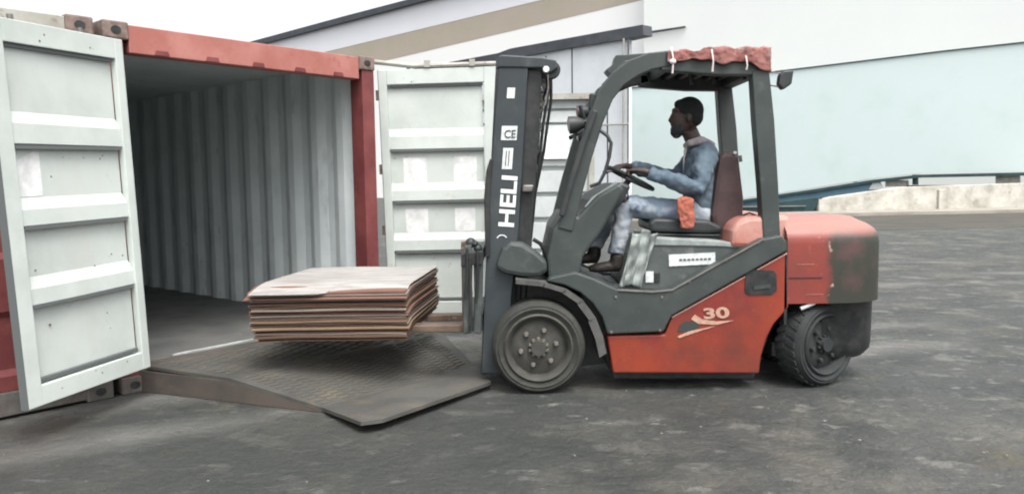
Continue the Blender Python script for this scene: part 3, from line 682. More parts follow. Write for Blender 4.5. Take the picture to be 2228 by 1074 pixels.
# roof cross members and plate
ya_, yb_ = GW+.05, WT-GW-.05
def roofbar(px, py, wx, hz):
    c = S(px, py, GW); rf = MB().box((c.x, Y0+WT/2, c.z), wx, WT-2*GW-.04, hz); rf.build('roof_bar', M['dark'], FK, bevel=.005)
for px, py in ((1470,128),(1505,127),(1540,127),(1575,127),(1610,127),(1640,128)): roofbar(px, py, .045, .06)
across('front_crossbar', [(1340,150),(1360,132),(1395,126),(1400,150),(1370,160),(1350,176)], GW+.06, WT-GW-.06, M['dark'])
c0 = S(1665,138,GW); MB().box((c0.x, Y0+WT/2, c0.z), .09, WT-2*GW-.03, .11).build('rear_crossbar', M['dark'], FK, bevel=.01)
# front visor corner seen past the near pillar
vz = MB().prism([S(*p, .80) for p in ((1318,152),(1336,138),(1340,120),(1460,112),(1460,130),(1372,138),(1348,166),(1334,170))], Vector((0,.16,0))).build('front_visor', M['dark'], FK, bevel=.006)
# cowl and dashboard
across('cowl', [(1194,606),(1190,560),(1203,500),(1226,462),(1258,470),(1300,425),(1348,398),(1360,412),(1345,440),(1308,505),(1268,560),(1262,598)], .10, WT-.10, M['dark'], bevel=.02)
across('dashboard', [(1266,462),(1280,435),(1330,402),(1352,396),(1374,404),(1356,440),(1322,478),(1296,500)], .16, WT-.16, M['blackp'], bevel=.02)
MB().tube([S(1274,452,.15), S(1290,432,.15), S(1342,398,.15)], .012, 6).build('dashboard_trim', M['covertop'], FK, smooth=True)
across('floor_plate', [(1258,596),(1300,612),(1345,632),(1380,632),(1380,642),(1300,640),(1262,610)], .12, WT-.12, M['cover'], bevel=.004)
# far side of cowl pillar line
# engine cover under the seat
ec = across('engine_cover', [(1362,628),(1378,560),(1398,527),(1420,520),(1640,532),(1652,528),(1600,560),(1470,630)], .13, WT-.13, M['cover'], bevel=.02)
across('cover_rim', [(1398,526),(1420,517),(1560,524),(1644,532),(1644,542),(1560,536),(1410,534)], .12, WT-.12, M['covertop'], bevel=.008)
across('warning_label', [(1455,554),(1556,549),(1557,574),(1456,579)], .123, .129, M['sticker'], bevel=0)
lbm = MB()
for k in range(8): lbm.prism([S(1478+k*9, 567-k*.3, .119), S(1484+k*9, 567-k*.3, .119), S(1484+k*9, 563-k*.3, .119), S(1478+k*9, 563-k*.3, .119)], Vector((0,.003,0)))
lbm.build('label_print', M['cover'], FK)
across('small_label', [(1405,590),(1422,590),(1422,614),(1405,614)], .122, .129, M['sticker'], bevel=0)
across('switch', [(1425,594),(1436,594),(1436,612),(1425,612)], .116, .129, M['black'], bevel=0)
# crumpled film hanging at the front of the cover
pf = MB().grid(lambda u, v: S(1346+u*52+v*30+4*math.sin(u*17+v*3), 622-v*118+5*math.sin(u*9), .10-.008*math.sin(u*31+v*5)-.006*math.sin(u*13-v*17)), 40, 24)
pf.build('film_sheet', M['plastic'], FK, smooth='all', solid=.003)
# hood
across('hood', [(1590,538),(1593,502),(1604,482),(1628,472),(1700,469),(1720,469),(1720,540)], .10, WT-.10, M['hood'] if 'hood' in M else M.setdefault('hood', mat('dusty_faded_red', (.36,.13,.10), .6, c2=(.46,.26,.22), scale=4, layers=[((.30,.05,.035),9,.6,.75,.7,None)])), bevel=.03)
# counterweight
def cw_ring(x0, x1, w0, w1, z, rf_, n=9):
    """plan outline: square front, big rounded rear corners"""
    pts = [Vector((x0, Y0+w0, z))]
    cxr = x1-rf_
    for k in range(n+1):
        a_ = math.pi/2*k/n; pts.append(Vector((cxr+rf_*math.sin(a_)**.9, Y0+w0+ rf_*.95*(1-math.cos(a_)**.9) if a_ < math.pi/2-.001 else Y0+w0+rf_*.95, z)))
    m_ = [Vector((p.x, 2*Y0+w0+w1-p.y, p.z)) for p in reversed(pts)]
    return pts+m_
xr = PL(1900,600,(0,Y0+.40,0),(0,1,0)).x-.02; xf = S(1713,600,.03).x
zt_c = S(1760,468,.36).z; ztn = S(1760,516,.03).z; zar = S(1760,660,.03).z; zbt = S(1860,778,.20).z
def cwmesh(levels, fx_):
    rings = [cw_ring(fx_, xr-dx, .03+dw, WT-.03-dw, z, .36-dx*.3) for z, dx, dw in levels]; n = len(rings[0]); b = MB()
    vs = [p for r_ in rings for p in r_]; fs = []
    for i in range(len(rings)-1):
        for k in range(n): fs.append((i*n+k, i*n+(k+1)%n, (i+1)*n+(k+1)%n, (i+1)*n+k))
    fs += [tuple(reversed(range(n))), tuple(range((len(rings)-1)*n, len(rings)*n))]
    return b.add(vs, fs)
# paint worn to dark grime on the tail: position based wear mask
def cwmat():
    mt = mat('counterweight_paint', (.20,.034,.024), .5, c2=(.155,.034,.026), scale=4, layers=[((.42,.20,.16), 20,.62,.72,.4,None)], bump=.001, bscale=30)
    n = mt.node_tree; L = n.links.new; b = n.nodes['Principled BSDF']; src = b.inputs['Base Color'].links[0].from_socket
    tc = n.nodes.new('ShaderNodeTexCoord'); sp = n.nodes.new('ShaderNodeSeparateXYZ'); L(tc.outputs['Object'], sp.inputs[0])
    nz = n.nodes.new('ShaderNodeTexNoise'); nz.inputs['Scale'].default_value = 5; nz.inputs['Detail'].default_value = 6; L(tc.outputs['Object'], nz.inputs['Vector']); nz.inputs['Roughness'].default_value = .75
    def mth(op, a_, b_):
        q = n.nodes.new('ShaderNodeMath'); q.operation = op
        for i_, v_ in enumerate((a_, b_)):
            if isinstance(v_, (int, float)): q.inputs[i_].default_value = v_
            else: L(v_, q.inputs[i_])
        return q.outputs[0]
    xs = mth('ADD', sp.outputs['X'], mth('MULTIPLY', nz.outputs['Fac'], .20))
    mr = n.nodes.new('ShaderNodeMapRange'); mr.inputs[1].default_value = 1.03+.03; mr.inputs[2].default_value = 1.03+.085; L(xs, mr.inputs[0])
    zs_ = mth('ADD', sp.outputs['Z'], mth('MULTIPLY', nz.outputs['Fac'], .12))
    mz = n.nodes.new('ShaderNodeMapRange'); mz.inputs[1].default_value = 1.16; mz.inputs[2].default_value = 1.07; L(zs_, mz.inputs[0])
    f = mth('MULTIPLY', mr.outputs[0], mz.outputs[0])
    mx = n.nodes.new('ShaderNodeMix'); mx.data_type = 'RGBA'; L(f, mx.inputs[0]); L(src, mx.inputs[6]); mx.inputs[7].default_value = (.034,.031,.029,1)
    nz3 = n.nodes.new('ShaderNodeTexNoise'); nz3.inputs['Scale'].default_value = 4.5; nz3.inputs['Detail'].default_value = 7; L(tc.outputs['Object'], nz3.inputs['Vector'])
    m7 = n.nodes.new('ShaderNodeMapRange'); m7.inputs[1].default_value = .52; m7.inputs[2].default_value = .72; L(nz3.outputs['Fac'], m7.inputs[0])
    m8 = n.nodes.new('ShaderNodeMix'); m8.data_type = 'RGBA'; L(m7.outputs[0], m8.inputs[0]); m8.inputs[6].default_value = (.030,.032,.024,1); m8.inputs[7].default_value = (.075,.040,.038,1); L(m8.outputs[2], mx.inputs[7])
    # chipped pale line at the wear edge
    d1 = mth('ABSOLUTE', mth('SUBTRACT', xs, 1.03+.075), 0); 
    ed = n.nodes.new('ShaderNodeMapRange'); ed.inputs[1].default_value = .02; ed.inputs[2].default_value = .0; L(d1, ed.inputs[0])
    nz2 = n.nodes.new('ShaderNodeTexNoise'); nz2.inputs['Scale'].default_value = 11; L(tc.outputs['Object'], nz2.inputs['Vector'])
    e2 = n.nodes.new('ShaderNodeMapRange'); e2.inputs[1].default_value = .60; e2.inputs[2].default_value = .66; L(nz2.outputs['Fac'], e2.inputs[0])
    ff = mth('MULTIPLY', mth('MULTIPLY', ed.outputs[0], e2.outputs[0]), mz.outputs[0])
    m2 = n.nodes.new('ShaderNodeMix'); m2.data_type = 'RGBA'; L(ff, m2.inputs[0]); L(mx.outputs[2], m2.inputs[6]); m2.inputs[7].default_value = (.42,.30,.26,1)
    # dust on upward faces
    ge = n.nodes.new('ShaderNodeNewGeometry'); sn = n.nodes.new('ShaderNodeSeparateXYZ'); L(ge.outputs['Normal'], sn.inputs[0])
    up_ = n.nodes.new('ShaderNodeMapRange'); up_.inputs[1].default_value = .25; up_.inputs[2].default_value = .9; up_.inputs[4].default_value = .75; L(sn.outputs['Z'], up_.inputs[0])
    m3 = n.nodes.new('ShaderNodeMix'); m3.data_type = 'RGBA'; L(up_.outputs[0], m3.inputs[0]); L(m2.outputs[2], m3.inputs[6]); m3.inputs[7].default_value = (.36,.20,.17,1)
    L(m3.outputs[2], b.inputs['Base Color']); return mt
CWM = cwmat()
cwo = cwmesh([(zar,.0,0),(zar+.06,0,0),(.75,0,0),(ztn-.05,.0,0),(ztn-.015,.004,.004),(ztn+.015,.011,.014),(ztn+.04,.024,.03),(ztn+.06,.045,.055),(ztn+.078,.068,.085),(ztn+.094,.10,.125),(zt_c-.014,.13,.165),(zt_c-.005,.17,.22),(zt_c,.23,.30)], xf)
cwo.build('counterweight', CWM, FK, smooth=True)
cw2 = cwmesh([(zbt,.03,.15),(zbt+.05,-.005,.12),(zbt+.12,-.01,.11),(zar-.02,-.005,.09),(zar+.01,.0,.07)], S(1800,700,.03).x)
cw2.build('tail_skirt', M['black'], FK, smooth=True)
MB().box((S(1713,600,.02).x-.005, Y0+.05, .72), .018, .04, .56).build('panel_gap', M['black'], FK)
MB().tube([S(1702,476,.3), S(1725,484,.25), S(1742,492,.2), S(1760,496,.18)], .007, 6).build('cable', M['black'], FK, smooth=True)
MB().tube([S(1612,470,.3), S(1630,463,.3), S(1650,470,.3), S(1656,500,.3)], .007, 6).build('cable', M['black'], FK, smooth=True)
MB().tube([S(1742,671,.05), S(1772,658,.05)], .014, 8).build('tie_rod', M['sticker'], FK, smooth=True)

for px, py in ((1340,640),(1440,640),(1500,606),(1580,560),(1650,522),(1330,716),(1436,712)):
    MB().lathe([(0,-.006),(.008,-.006),(.010,0),(.010,.01)], S(px, py+6, .004), (0,1,0), 6).build('frame_bolt', M['steel'], FK)
for py in (575, 640):
    MB().box(S(1752+(py-575)*.3,py,.0285), .12, .002, .002).build('scratch', M['pale_letter'], FK)
MB().box(S(1752,604,.028), .22, .004, .006).build('panel_gap', M['black'], FK)
# front fender
def fender(mir):
    pts = [(1122,608),(1185,614),(1232,628),(1268,652),(1296,690),(1312,730),(1320,768)]
    o_ = [S(px, py, .0) for px, py in pts]; b = MB(); n = len(o_)
    if mir: o_ = [mirror_y(p) for p in o_]
    e = Vector((0, -.28 if mir else .28, 0)); cc = o_[3]*0+Vector((o_[0].x, o_[0].y, .3))
    for i in range(n-1):
        q = [o_[i], o_[i+1], o_[i+1]+e, o_[i]+e]; dn = Vector((0,0,-.028))+Vector((-.012,0,0))*min(i,4)
        b.hexa([v+dn for v in q], q)
    return b.build('front_fender', mat('fender_paint', (.09,.088,.084), .55, c2=(.05,.053,.05), scale=8), FK)
fender(0); fender(1)

across('wheel_well', [(1112,616),(1190,618),(1235,634),(1266,656),(1292,690),(1308,730),(1318,790),(1240,800),(1112,720)], .285, WT-.285, M['black'], bevel=0)
# wheels
def wheel(c, rad, wdt, axis, tyre_m, rim_m, front=True, lugs=True):
    c = Vector(c); ax = Vector(axis).normalized()
    prof = [(rad*.70,-.010),(rad*.74,-.004),(rad*.78,-.010),(rad*.84,-.022),(rad*.87,-.015),(rad*.91,-.016),(rad*.965,.006),(rad,.035),(rad,wdt-.035),(rad*.965,wdt-.01),(rad*.85,wdt),(rad*.6,wdt)]
    b = MB().lathe(prof, c, ax, 64, cap=False)
    if lugs:
        u = Vector((0,0,1)) if abs(ax.z) < .9 else Vector((1,0,0)); u = (u-ax*u.dot(ax)).normalized(); q = ax.cross(u)
        for k in range(30):
            a_ = 2*math.pi*k/30; rd = u*math.cos(a_)+q*math.sin(a_); tg = -u*math.sin(a_)+q*math.cos(a_)
            b.box(c+rd*(rad-.006)+ax*(wdt*.27), .03, wdt*.40, .022, tg, (ax+tg*.35).normalized(), rd)
            b.box(c+rd*(rad-.006)+ax*(wdt*.73)+tg*.02, .03, wdt*.40, .022, tg, (ax-tg*.35).normalized(), rd)
    wp = bpy.data.objects.new('wheel', None); COL.objects.link(wp); wp.parent = FK
    b.build('tyre', tyre_m, wp, smooth=True)
    rp2 = [(0,-.020),(rad*.16,-.020),(rad*.17,.020),(rad*.20,.030),(rad*.50,.030),(rad*.56,.042),(rad*.60,.045),(rad*.64,-.003),(rad*.70,-.022),(rad*.735,-.012),(rad*.73,.05)]
    b = MB().lathe(rp2, c, ax, 48); b.build('rim', rim_m, wp, smooth=True)
    u = (Vector((0,0,1))-ax*ax.z).normalized(); q = ax.cross(u)
    for k in range(6):
        a_ = 2*math.pi*(k+.3)/6; pnt = c+(u*math.cos(a_)+q*math.sin(a_))*rad*.385; nb2 = MB().lathe([(0,-.002),(.013,-.002),(.017,.004),(.017,.032)], pnt, ax, 6); nb2.build('wheel_nut', M['nut'] if front else M['tyre2'], wp)
    for k in range(10):
        a_ = 2*math.pi*k/10; pnt = c+(u*math.cos(a_)+q*math.sin(a_))*rad*.19; n3 = MB().lathe([(0,.002),(.009,.002),(.011,.008),(.011,.032)], pnt, ax, 6); n3.build('hub_bolt', M['nut'] if front else M['tyre2'], wp)
    return wp
fc = S(1172,757,0); FR = fc.z
wheel((fc.x, Y0+.01, FR), FR, .24, (0,1,0), M['tyre'], M['rim'], lugs=False)
wheel((fc.x, Y0+WT-.01, FR), FR, .24, (0,-1,0), M['tyre'], M['rim'], lugs=False)
MB().lathe([(.09,0),(.12,.02),(.12,.60),(.09,.62)], (fc.x, Y0+.26, FR), (0,1,0), 20).build('drive_axle', M['black'], FK, smooth=True)
RR = .285; st_a = R(28)
rcx = S(1783,755,.1).x
def steer(y_, sgn):
    c = Vector((rcx, y_, RR)); ax = Vector((-math.sin(st_a), math.cos(st_a), 0))*1
    if sgn < 0: ax = -ax
    wheel(c-ax*.10, RR, .19, ax, M['tyre2'], M['tyre2'], front=False, lugs=True)
steer(Y0+.20, 1); steer(Y0+WT-.20, -1)
MB().box((rcx, Y0+WT/2, RR+.02), .12, WT-.56, .12).build('steer_axle', M['black'], FK, bevel=.01)
across('rear_recess', [(1712,664),(1850,664),(1850,700),(1712,700)], .32, WT-.32, M['black'], bevel=0)
MB().box((S(1695,765,.12).x, Y0+.22, S(1695,765,.12).z), .03, .03, .09).build('linkage', M['steel'], FK)

# mast
MW = .17
def mastx(px, py, w=MW): return S(px, py, w)
ang = (mastx(1085,130)-mastx(1052,800)).normalized()
back = Vector((ang.z, 0, -ang.x))
rail_o = [(1086,128),(1150,128),(1128,500),(1112,650),(1110,812),(1048,812),(1056,600),(1064,430)]
MB().prism([mastx(*p) for p in rail_o], Vector((0,.035,0))).build('outer_mast_rail', M['mast'], FK, bevel=.006)
MB().prism([mirror_y(mastx(*p)) for p in rail_o], Vector((0,-.035,0))).build('outer_mast_rail', M['mast'], FK, bevel=.006)
for mir in (0,1):
    for a_, b_ in (((1086,128),(1052,812)), ((1146,128),(1108,812))):
        A_, B_ = mastx(*a_, MW+.05), mastx(*b_, MW+.05); 
        if mir: A_, B_ = mirror_y(A_), mirror_y(B_)
        fl = MB().tube([A_, B_], [(.02,.05)]*2, 4, up=(1,0,0)); fl.build('mast_flange', M['mast'], FK)
inr = [(1140,152),(1180,152),(1170,330),(1160,470),(1156,560),(1118,560),(1124,470),(1132,330)]
for mir in (0,1):
    p_ = [mastx(*p, MW+.045) for p in inr]; p_ = [mirror_y(p) for p in p_] if mir else p_
    MB().prism(p_, Vector((0, -.03 if mir else .03, 0))).build('inner_mast_rail', M['black'], FK, bevel=.005)
    c0_, c1_ = mastx(1160,180,MW+.13), mastx(1136,700,MW+.13)
    if mir: c0_, c1_ = mirror_y(c0_), mirror_y(c1_)
    MB().tube([c0_, c1_], .03, 14).build('lift_cylinder', M['black'], FK, smooth=True)
# crossbars
def mcross(name, pts, m_=M['mast'], w0=MW-.01, w1=None): return across(name, pts, w0, (WT-w0) if w1 is None else w1, m_, bevel=.01)
mcross('top_crossbar', [(1080,150),(1084,122),(1092,119),(1180,124),(1210,130),(1214,148),(1196,160),(1180,148),(1086,147)])
mcross('middle_crossbar', [(1138,402),(1162,402),(1158,418),(1136,418)], M['steel'])
mcross('bottom_crossbar', [(1050,770),(1108,770),(1108,800),(1050,800)], M['mast'], .2)
sv = MB(); sv.lathe([(0,-.01),(.055,-.01),(.06,0),(.045,.012),(.06,.03),(.055,.04)], S(1200,152,.20), (0,1,0), 24)
svo = sv.build('hose_sheave', M['black'], FK, smooth=True)
MB().lathe([(0,-.03),(.019,-.03),(.022,-.02),(.022,.01)], S(1188,152,.17), (0,1,0), 12).build('sheave_bolt', M['letter'], FK)
# chain and hoses down the back of the mast
ch = MB(); 
for k in range(64):
    t = k/63; px = 1182-22*t+3*math.sin(t*30); py = 175+215*t; c = S(px, py, MW+.10)
    ch.box(c, .020, .028, .012, back, (0,1,0), ang) if k % 2 else ch.box(c, .030, .016, .014, back, (0,1,0), ang)
ch.build('lift_chain', M['steel2'] if 'steel2' in M else mat('greasy_chain', (.14,.14,.13), .5, metal=.4, c2=(.04,.04,.04), scale=40), FK)
for k, (o1, o2) in enumerate(((0,0),(9,.05),(-9,.02))):
    MB().tube([S(1196+o1*.3,166,MW+.14+o2), S(1190+o1,220,MW+.14+o2), S(1182+o1,270,MW+.14+o2), S(1176+o1*.8,330,MW+.14+o2), S(1160+o1*.5,420,MW+.14+o2), S(1152+o1*.3,520,MW+.14+o2)], .011, 8).build('hydraulic_hose', M['black'], FK, smooth=True)
MB().tube([S(1192,162,MW-.02), S(1193,190,MW-.02), S(1186,230,MW-.02)], .005, 6).build('thin_cable', M['steel'], FK, smooth=True)
for yy in (196,228,262,300,345):
    MB().box(S(1176-(yy-196)*.09, yy, MW+.075), .035, .02, .02).build('hose_clip', M['steel'], FK)
# stickers and lettering on the mast
def msticker(name, x0, x1, y0, y1, m_=M['sticker'], w=MW-.004, sk=.07):
    MB().prism([S(x0+(0), y0, w), S(x1, y0, w), S(x1-(y1-y0)*sk, y1, w), S(x0-(y1-y0)*sk, y1, w)], Vector((0,.003,0))).build(name, m_, FK)
msticker('small_sticker', 1104, 1121, 191, 214)
msticker('mark_sticker', 1092, 1126, 274, 305)
msticker('rating_plate', 1095, 1117, 322, 368)
msticker('rating_print', 1101, 1103, 328, 362, M['cover'], MW-.006); msticker('rating_print', 1107, 1109, 328, 362, M['cover'], MW-.006)
text('CE', M['cover'], FK, S(1097,301,MW-.007), (1,0,0), (.07,0,1), .055, .075, bold=.02)
td = (S(1100,385,MW)-S(1092,495,MW)); hL = td.length
text('HELI', M['letter'], FK, S(1118,494,MW-.004), td, Vector((-td.z,0,td.x)), .105, hL*1.0, bold=.025)
rg = MB(); cR = S(1092,520,MW-.002)
rg.tube([cR+Vector((math.cos(a_)*.032, 0, math.sin(a_)*.026)) for a_ in [R(x) for x in range(20,165,12)]], .004, 5); rg.build('ring_mark', M['letter'], FK)
# mast support bracket
br_ = across('tilt_bracket', [(1078,584),(1082,566),(1092,540),(1110,524),(1138,528),(1166,546),(1190,566),(1194,590),(1176,602),(1140,603),(1100,596)], .10, .24, M['dark'], bevel=.03)
across('tilt_bracket', [(1078,584),(1082,566),(1092,540),(1110,524),(1138,528),(1166,546),(1190,566),(1194,590),(1176,602),(1140,603),(1100,596)], WT-.24, WT-.10, M['dark'], bevel=.03)
MB().tube([S(1178,582,.25), S(1290,640,.25)], .04, 14).build('tilt_cylinder', M['black'], FK, smooth=True)
MB().tube([S(1160,520,.3), S(1176,530,.3), S(1190,556,.3), S(1206,590,.3)], .014, 8).build('hydraulic_hose', M['black'], FK, smooth=True)
# carriage and forks
across('carriage_plate', [(1003,552),(1050,545),(1050,575),(1003,580)], .12, WT-.12, M['black'], bevel=.005)
across('carriage_plate', [(1008,690),(1050,690),(1050,720),(1008,720)], .16, WT-.16, M['black'], bevel=.005)
across('load_backrest', [(1056,560),(1053,430),(1058,370),(1066,345),(1072,345),(1066,430),(1066,560)], .14, .20, M['black'], bevel=.008)
for (w_, pyt, pyb, x0) in ((.22,705,729,1003), (.80,683,698,1001)):
    tipx = Yp(600, pyt, Y0+w_).x
    a_ = S(1012, pyt, w_); zt2 = a_.z; b = MB(); y_ = Y0+w_
    kx = S(1004,600,w_).x; ztop = S(1004,540,.22).z
    pts = [Vector((tipx,y_,zt2-.016)), Vector((tipx,y_,zt2-.004)), Vector((kx,y_,zt2-.004)), Vector((kx,y_,ztop)), Vector((kx+.045,y_,ztop)), Vector((kx+.05,y_,zt2-.04)), Vector((kx+.03,y_,zt2-.055)), Vector((tipx+.5,y_,zt2-.042))]
    b.prism(pts, Vector((0,.115,0))); b.build('fork', M['forkm'], FK, bevel=.006)
# fork shanks / hook plates (grey, seen at the side)
sh1 = across('carriage_upright', [(1006,548),(1012,534),(1026,530),(1028,560),(1026,640),(1026,724),(1008,728),(1006,640)], .13, .19, M['cover'], bevel=.01)
across('carriage_upright', [(1030,560),(1046,540),(1052,548),(1050,640),(1046,728),(1030,724),(1032,650)], .15, .20, M['cover'], bevel=.01)
kn = MB(); 
for px, py, r_ in ((1024,528,.035),(1040,540,.03),(1016,545,.03),(1034,530,.022)): kn.ellip(S(px,py,.17), r_, .04, r_)
kn.build('hook_bracket', M['blackp'], FK, smooth='all')
hs_ = MB()
for k, (xa, ya2, xb, yb2) in enumerate(((1016,540,1012,650),(1038,545,1036,660),(1022,560,1022,720))):
    hs_.tube([S(xa,ya2,.10), S((xa+xb)/2+3,(ya2+yb2)/2,.10), S(xb,yb2,.10)], .010, 8)
hs_.build('carriage_hose', M['black'], FK, smooth=True)

# lamps, mirror, grab handle
def lamp(px, py, w, r_, m_=M['lens']):
    c = S(px, py, w); o = MB().lathe([(0,.09),(r_*.5,.085),(r_,.03),(r_*1.05,0),(r_*1.05,-.02)], c, (1,0,.1), 20).build('headlight', M['blackp'], FK, smooth=True)
    MB().lathe([(0,-.03),(r_*.6,-.028),(r_*.97,-.02)], c, (1,0,.1), 20).build('lens', m_, o, smooth=True)
lamp(1244,272,.16,.055); lamp(1262,245,.80,.05, M['glass_red']); lamp(1262,292,.80,.055)
br2 = MB(); br2.tube([S(1248,300,.16), S(1262,262,.16), S(1290,268,.16)], .014, 8); br2.tube([S(1262,230,.3), S(1278,280,.3), S(1240,300,.2)], .014, 8); br2.build('lamp_bracket', M['blackp'], FK, smooth=True)
tl_ = MB(); tl_.box(S(1289,222,.2), .045, .07, .11, back, (0,1,0), ang); tl_.build('turn_signal', M['blackp'], FK, bevel=.01)
strip_beam('inner_pillar', [(1222,470),(1245,390),(1270,310),(1296,240)], .018, .04, .05, M['blackp'], mirror=False)
MB().tube([S(1306,284,.07), S(1322,296,.05), S(1330,312,.05), S(1326,340,.05), S(1316,375,.05), S(1304,398,.05), S(1284,406,.07)], .012, 10).build('grab_handle', M['blackp'], FK, smooth=True)
mr_ = across('mirror', [(1697,162),(1706,153),(1728,152),(1724,182),(1704,196),(1694,184)], .10, .16, M['blackp'], bevel=.012)
MB().tube([S(1672,156,.12), S(1698,160,.12)], .005, 6).build('mirror_arm', M['steel'], FK); MB().tube([S(1676,186,.12), S(1700,190,.12)], .005, 6).build('mirror_arm', M['steel'], FK)
# small things under the roof
for px, py in ((1502,168),(1550,166),(1618,158)):
    MB().tube([S(px,py-8,.3), S(px+3,py+16,.3)], .014, 8).build('roof_fitting', M['blackp'], FK, smooth=True)

# seat
seat = across('seat_cushion', [(1412,486),(1424,474),(1540,478),(1572,492),(1574,506),(1540,508),(1416,504)], .30, .82, M['blackp'], bevel=.03)
across('backrest', [(1560,530),(1548,470),(1556,400),(1566,340),(1576,328),(1602,331),(1610,345),(1620,430),(1618,500),(1606,532)], .33, .80, M['seatback'], bevel=.035)
for k in range(4): across('suspension_fold', [(1420-k*1,508+k*6),(1566,510+k*6),(1568,514+k*6),(1420,512+k*6)], .31+.01*(k%2), .80, M['black'] if k % 2 else M['dark'], bevel=.003)
MB().tube([S(1610,338,.34), S(1612,352,.34)], .012, 8).build('belt_anchor', M['steel'], FK)
MB().tube([S(1596,332,.33), S(1602,333,.33)], .01, 6).build('belt_loop', M['sticker'], FK)

# steering wheel
swc = S(1372,388,.53); sx = (S(1426,414,.53)-S(1318,360,.53)).normalized(); syv = Vector((0,1,0)); R_sw = (S(1424,412,.53)-S(1320,362,.53)).length/2*.93
rim_pts = [swc+sx*math.cos(R(a_))*R_sw+syv*math.sin(R(a_))*R_sw for a_ in range(0, 361, 10)]
sw = MB().tube(rim_pts, .013, 10, cap=False).build('steering_wheel', M['blackp'], FK, smooth=True)
sp_ = MB(); nrm = sx.cross(syv).normalized()
for a_ in (90, 210, 330): sp_.tube([swc-nrm*.03*0, swc+sx*math.cos(R(a_))*R_sw+syv*math.sin(R(a_))*R_sw], .010, 6)
sp_.lathe([(0,.02),(.05,.015),(.055,-.02),(0,-.025)], swc, nrm, 16); sp_.build('spoke', M['blackp'], sw, smooth=True)
MB().tube([swc, S(1322,450,.53)], .022, 10).build('steering_column', M['blackp'], FK, smooth=True)
MB().tube([S(1330,372,.30), S(1312,376,.30)], [.008,.014], 8).build('gear_lever', M['black'], FK, smooth=True)

# ------------------------------------------------------------------ red cloth tied over the roof
def ragf(u, v):
    px = 1452+u*226; t = v
    z_off = .005*math.sin(u*19)+.005*math.sin(u*33+v*7)+.004*math.sin(u*9-v*11)
    if v < .22: py = (132+22*max(0,u-.62)/.38)*(1-v/.22)+(v/.22)*(120-10*min(1,u*1.6))+4*math.sin(u*13+1)*(1-v/.22); w_ = GW-.025-.010*math.sin(u*25)
    elif v < .8: py = 120-10*min(1,u*1.6)+2.5*math.sin(u*17+v*9); w_ = GW-.02+(v-.22)/.58*(WT-2*GW+.04)
    else: py = 110+(v-.8)/.2*38; w_ = WT-GW+.03
    p = Yp(px, py, Y0+min(w_, GW+.1)) if v < .8 else Yp(px, py, Y0+GW)
    q = Vector((p.x, Y0+w_, p.z+z_off + (.022 if v >= .22 else .022*v/.22)))
    if v < .22: q.y -= .0
    return q
rg_ = wrinkle(MB().grid(ragf, 110, 60).build('red_cloth', M['rag'], None, smooth='all', solid=.008), .016, .035)
tag(rg_, 'faded red cloth tied over the forklift roof with pale cords', 'cloth')
for k, (px, y0, y1) in enumerate(((1463,118,160),(1550,120,156),(1624,130,152))):
    b = MB(); b.tube([S(px-2,y0-14,GW+.0), S(px,y0-2,GW-.045), S(px+2,y0+12,GW-.05), S(px,y1,GW-.04)], [.006,.005,.005,.007], 6)
    if k == 0: b.ellip(S(px+1,134,GW-.05), .022, .012, .018, 8, 5)
    o = b.build('cord', M['tie'], None, smooth=True)
    tag(o, ['pale cord with a knot hanging at the front end of the red roof cloth','pale cord hanging at the middle of the red roof cloth','pale cord hanging by the rear post below the red roof cloth'][k], 'cord', 'cords tying the red cloth')

# ------------------------------------------------------------------ driver
PX = .56
per = thing('person', 'driver in blue denim jacket and bleached jeans holding the steering wheel', 'person', (Yp(1530,480,Y0+PX).x, Y0+PX, 0))
def Q(px, py, w): return Yp(px, py, Y0+w)
def organic(name, b, m_, parent, voxel=.011, sm=4):
    o = b.build(name, m_, parent)
    r_ = o.modifiers.new('remesh', 'REMESH'); r_.mode = 'VOXEL'; r_.voxel_size = voxel; r_.use_smooth_shade = True
    s_ = o.modifiers.new('smooth', 'SMOOTH'); s_.iterations = sm; s_.factor = .5
    return o
cN, cF = PX-.19, PX+.19       # near / far shoulder
body = MB()
# head, facing left (-x)
hc = Q(1493,250,PX)
body.ellip(hc+Vector((.015,0,.01)), .100, .078, .115, 20, 14)
body.ellip(Q(1481,263,PX), .076, .062, .100, 18, 12)          # face / jaw
body.ellip(Q(1472,292,PX), .036, .040, .032, 12, 8)           # chin
body.ellip(Q(1471,241,PX), .032, .055, .024, 12, 8)           # brow
body.tube([Q(1464,247,PX), Q(1457,263,PX), Q(1463,268,PX)], [.010,.015,.012], 8)    # nose
for s_ in (-1,1):
    body.ellip(Q(1467,251,PX)+Vector((-.004, s_*.03, 0)), .014,.014,.010, 8, 6)
    body.ellip(Q(1494,258,PX)+Vector((.0, s_*.078, 0)), .018, .012, .032, 10, 8)      # ears
body.tube([Q(1500,285,PX), Q(1510,308,PX), Q(1520,330,PX)], [.058,.060,.075], 14)
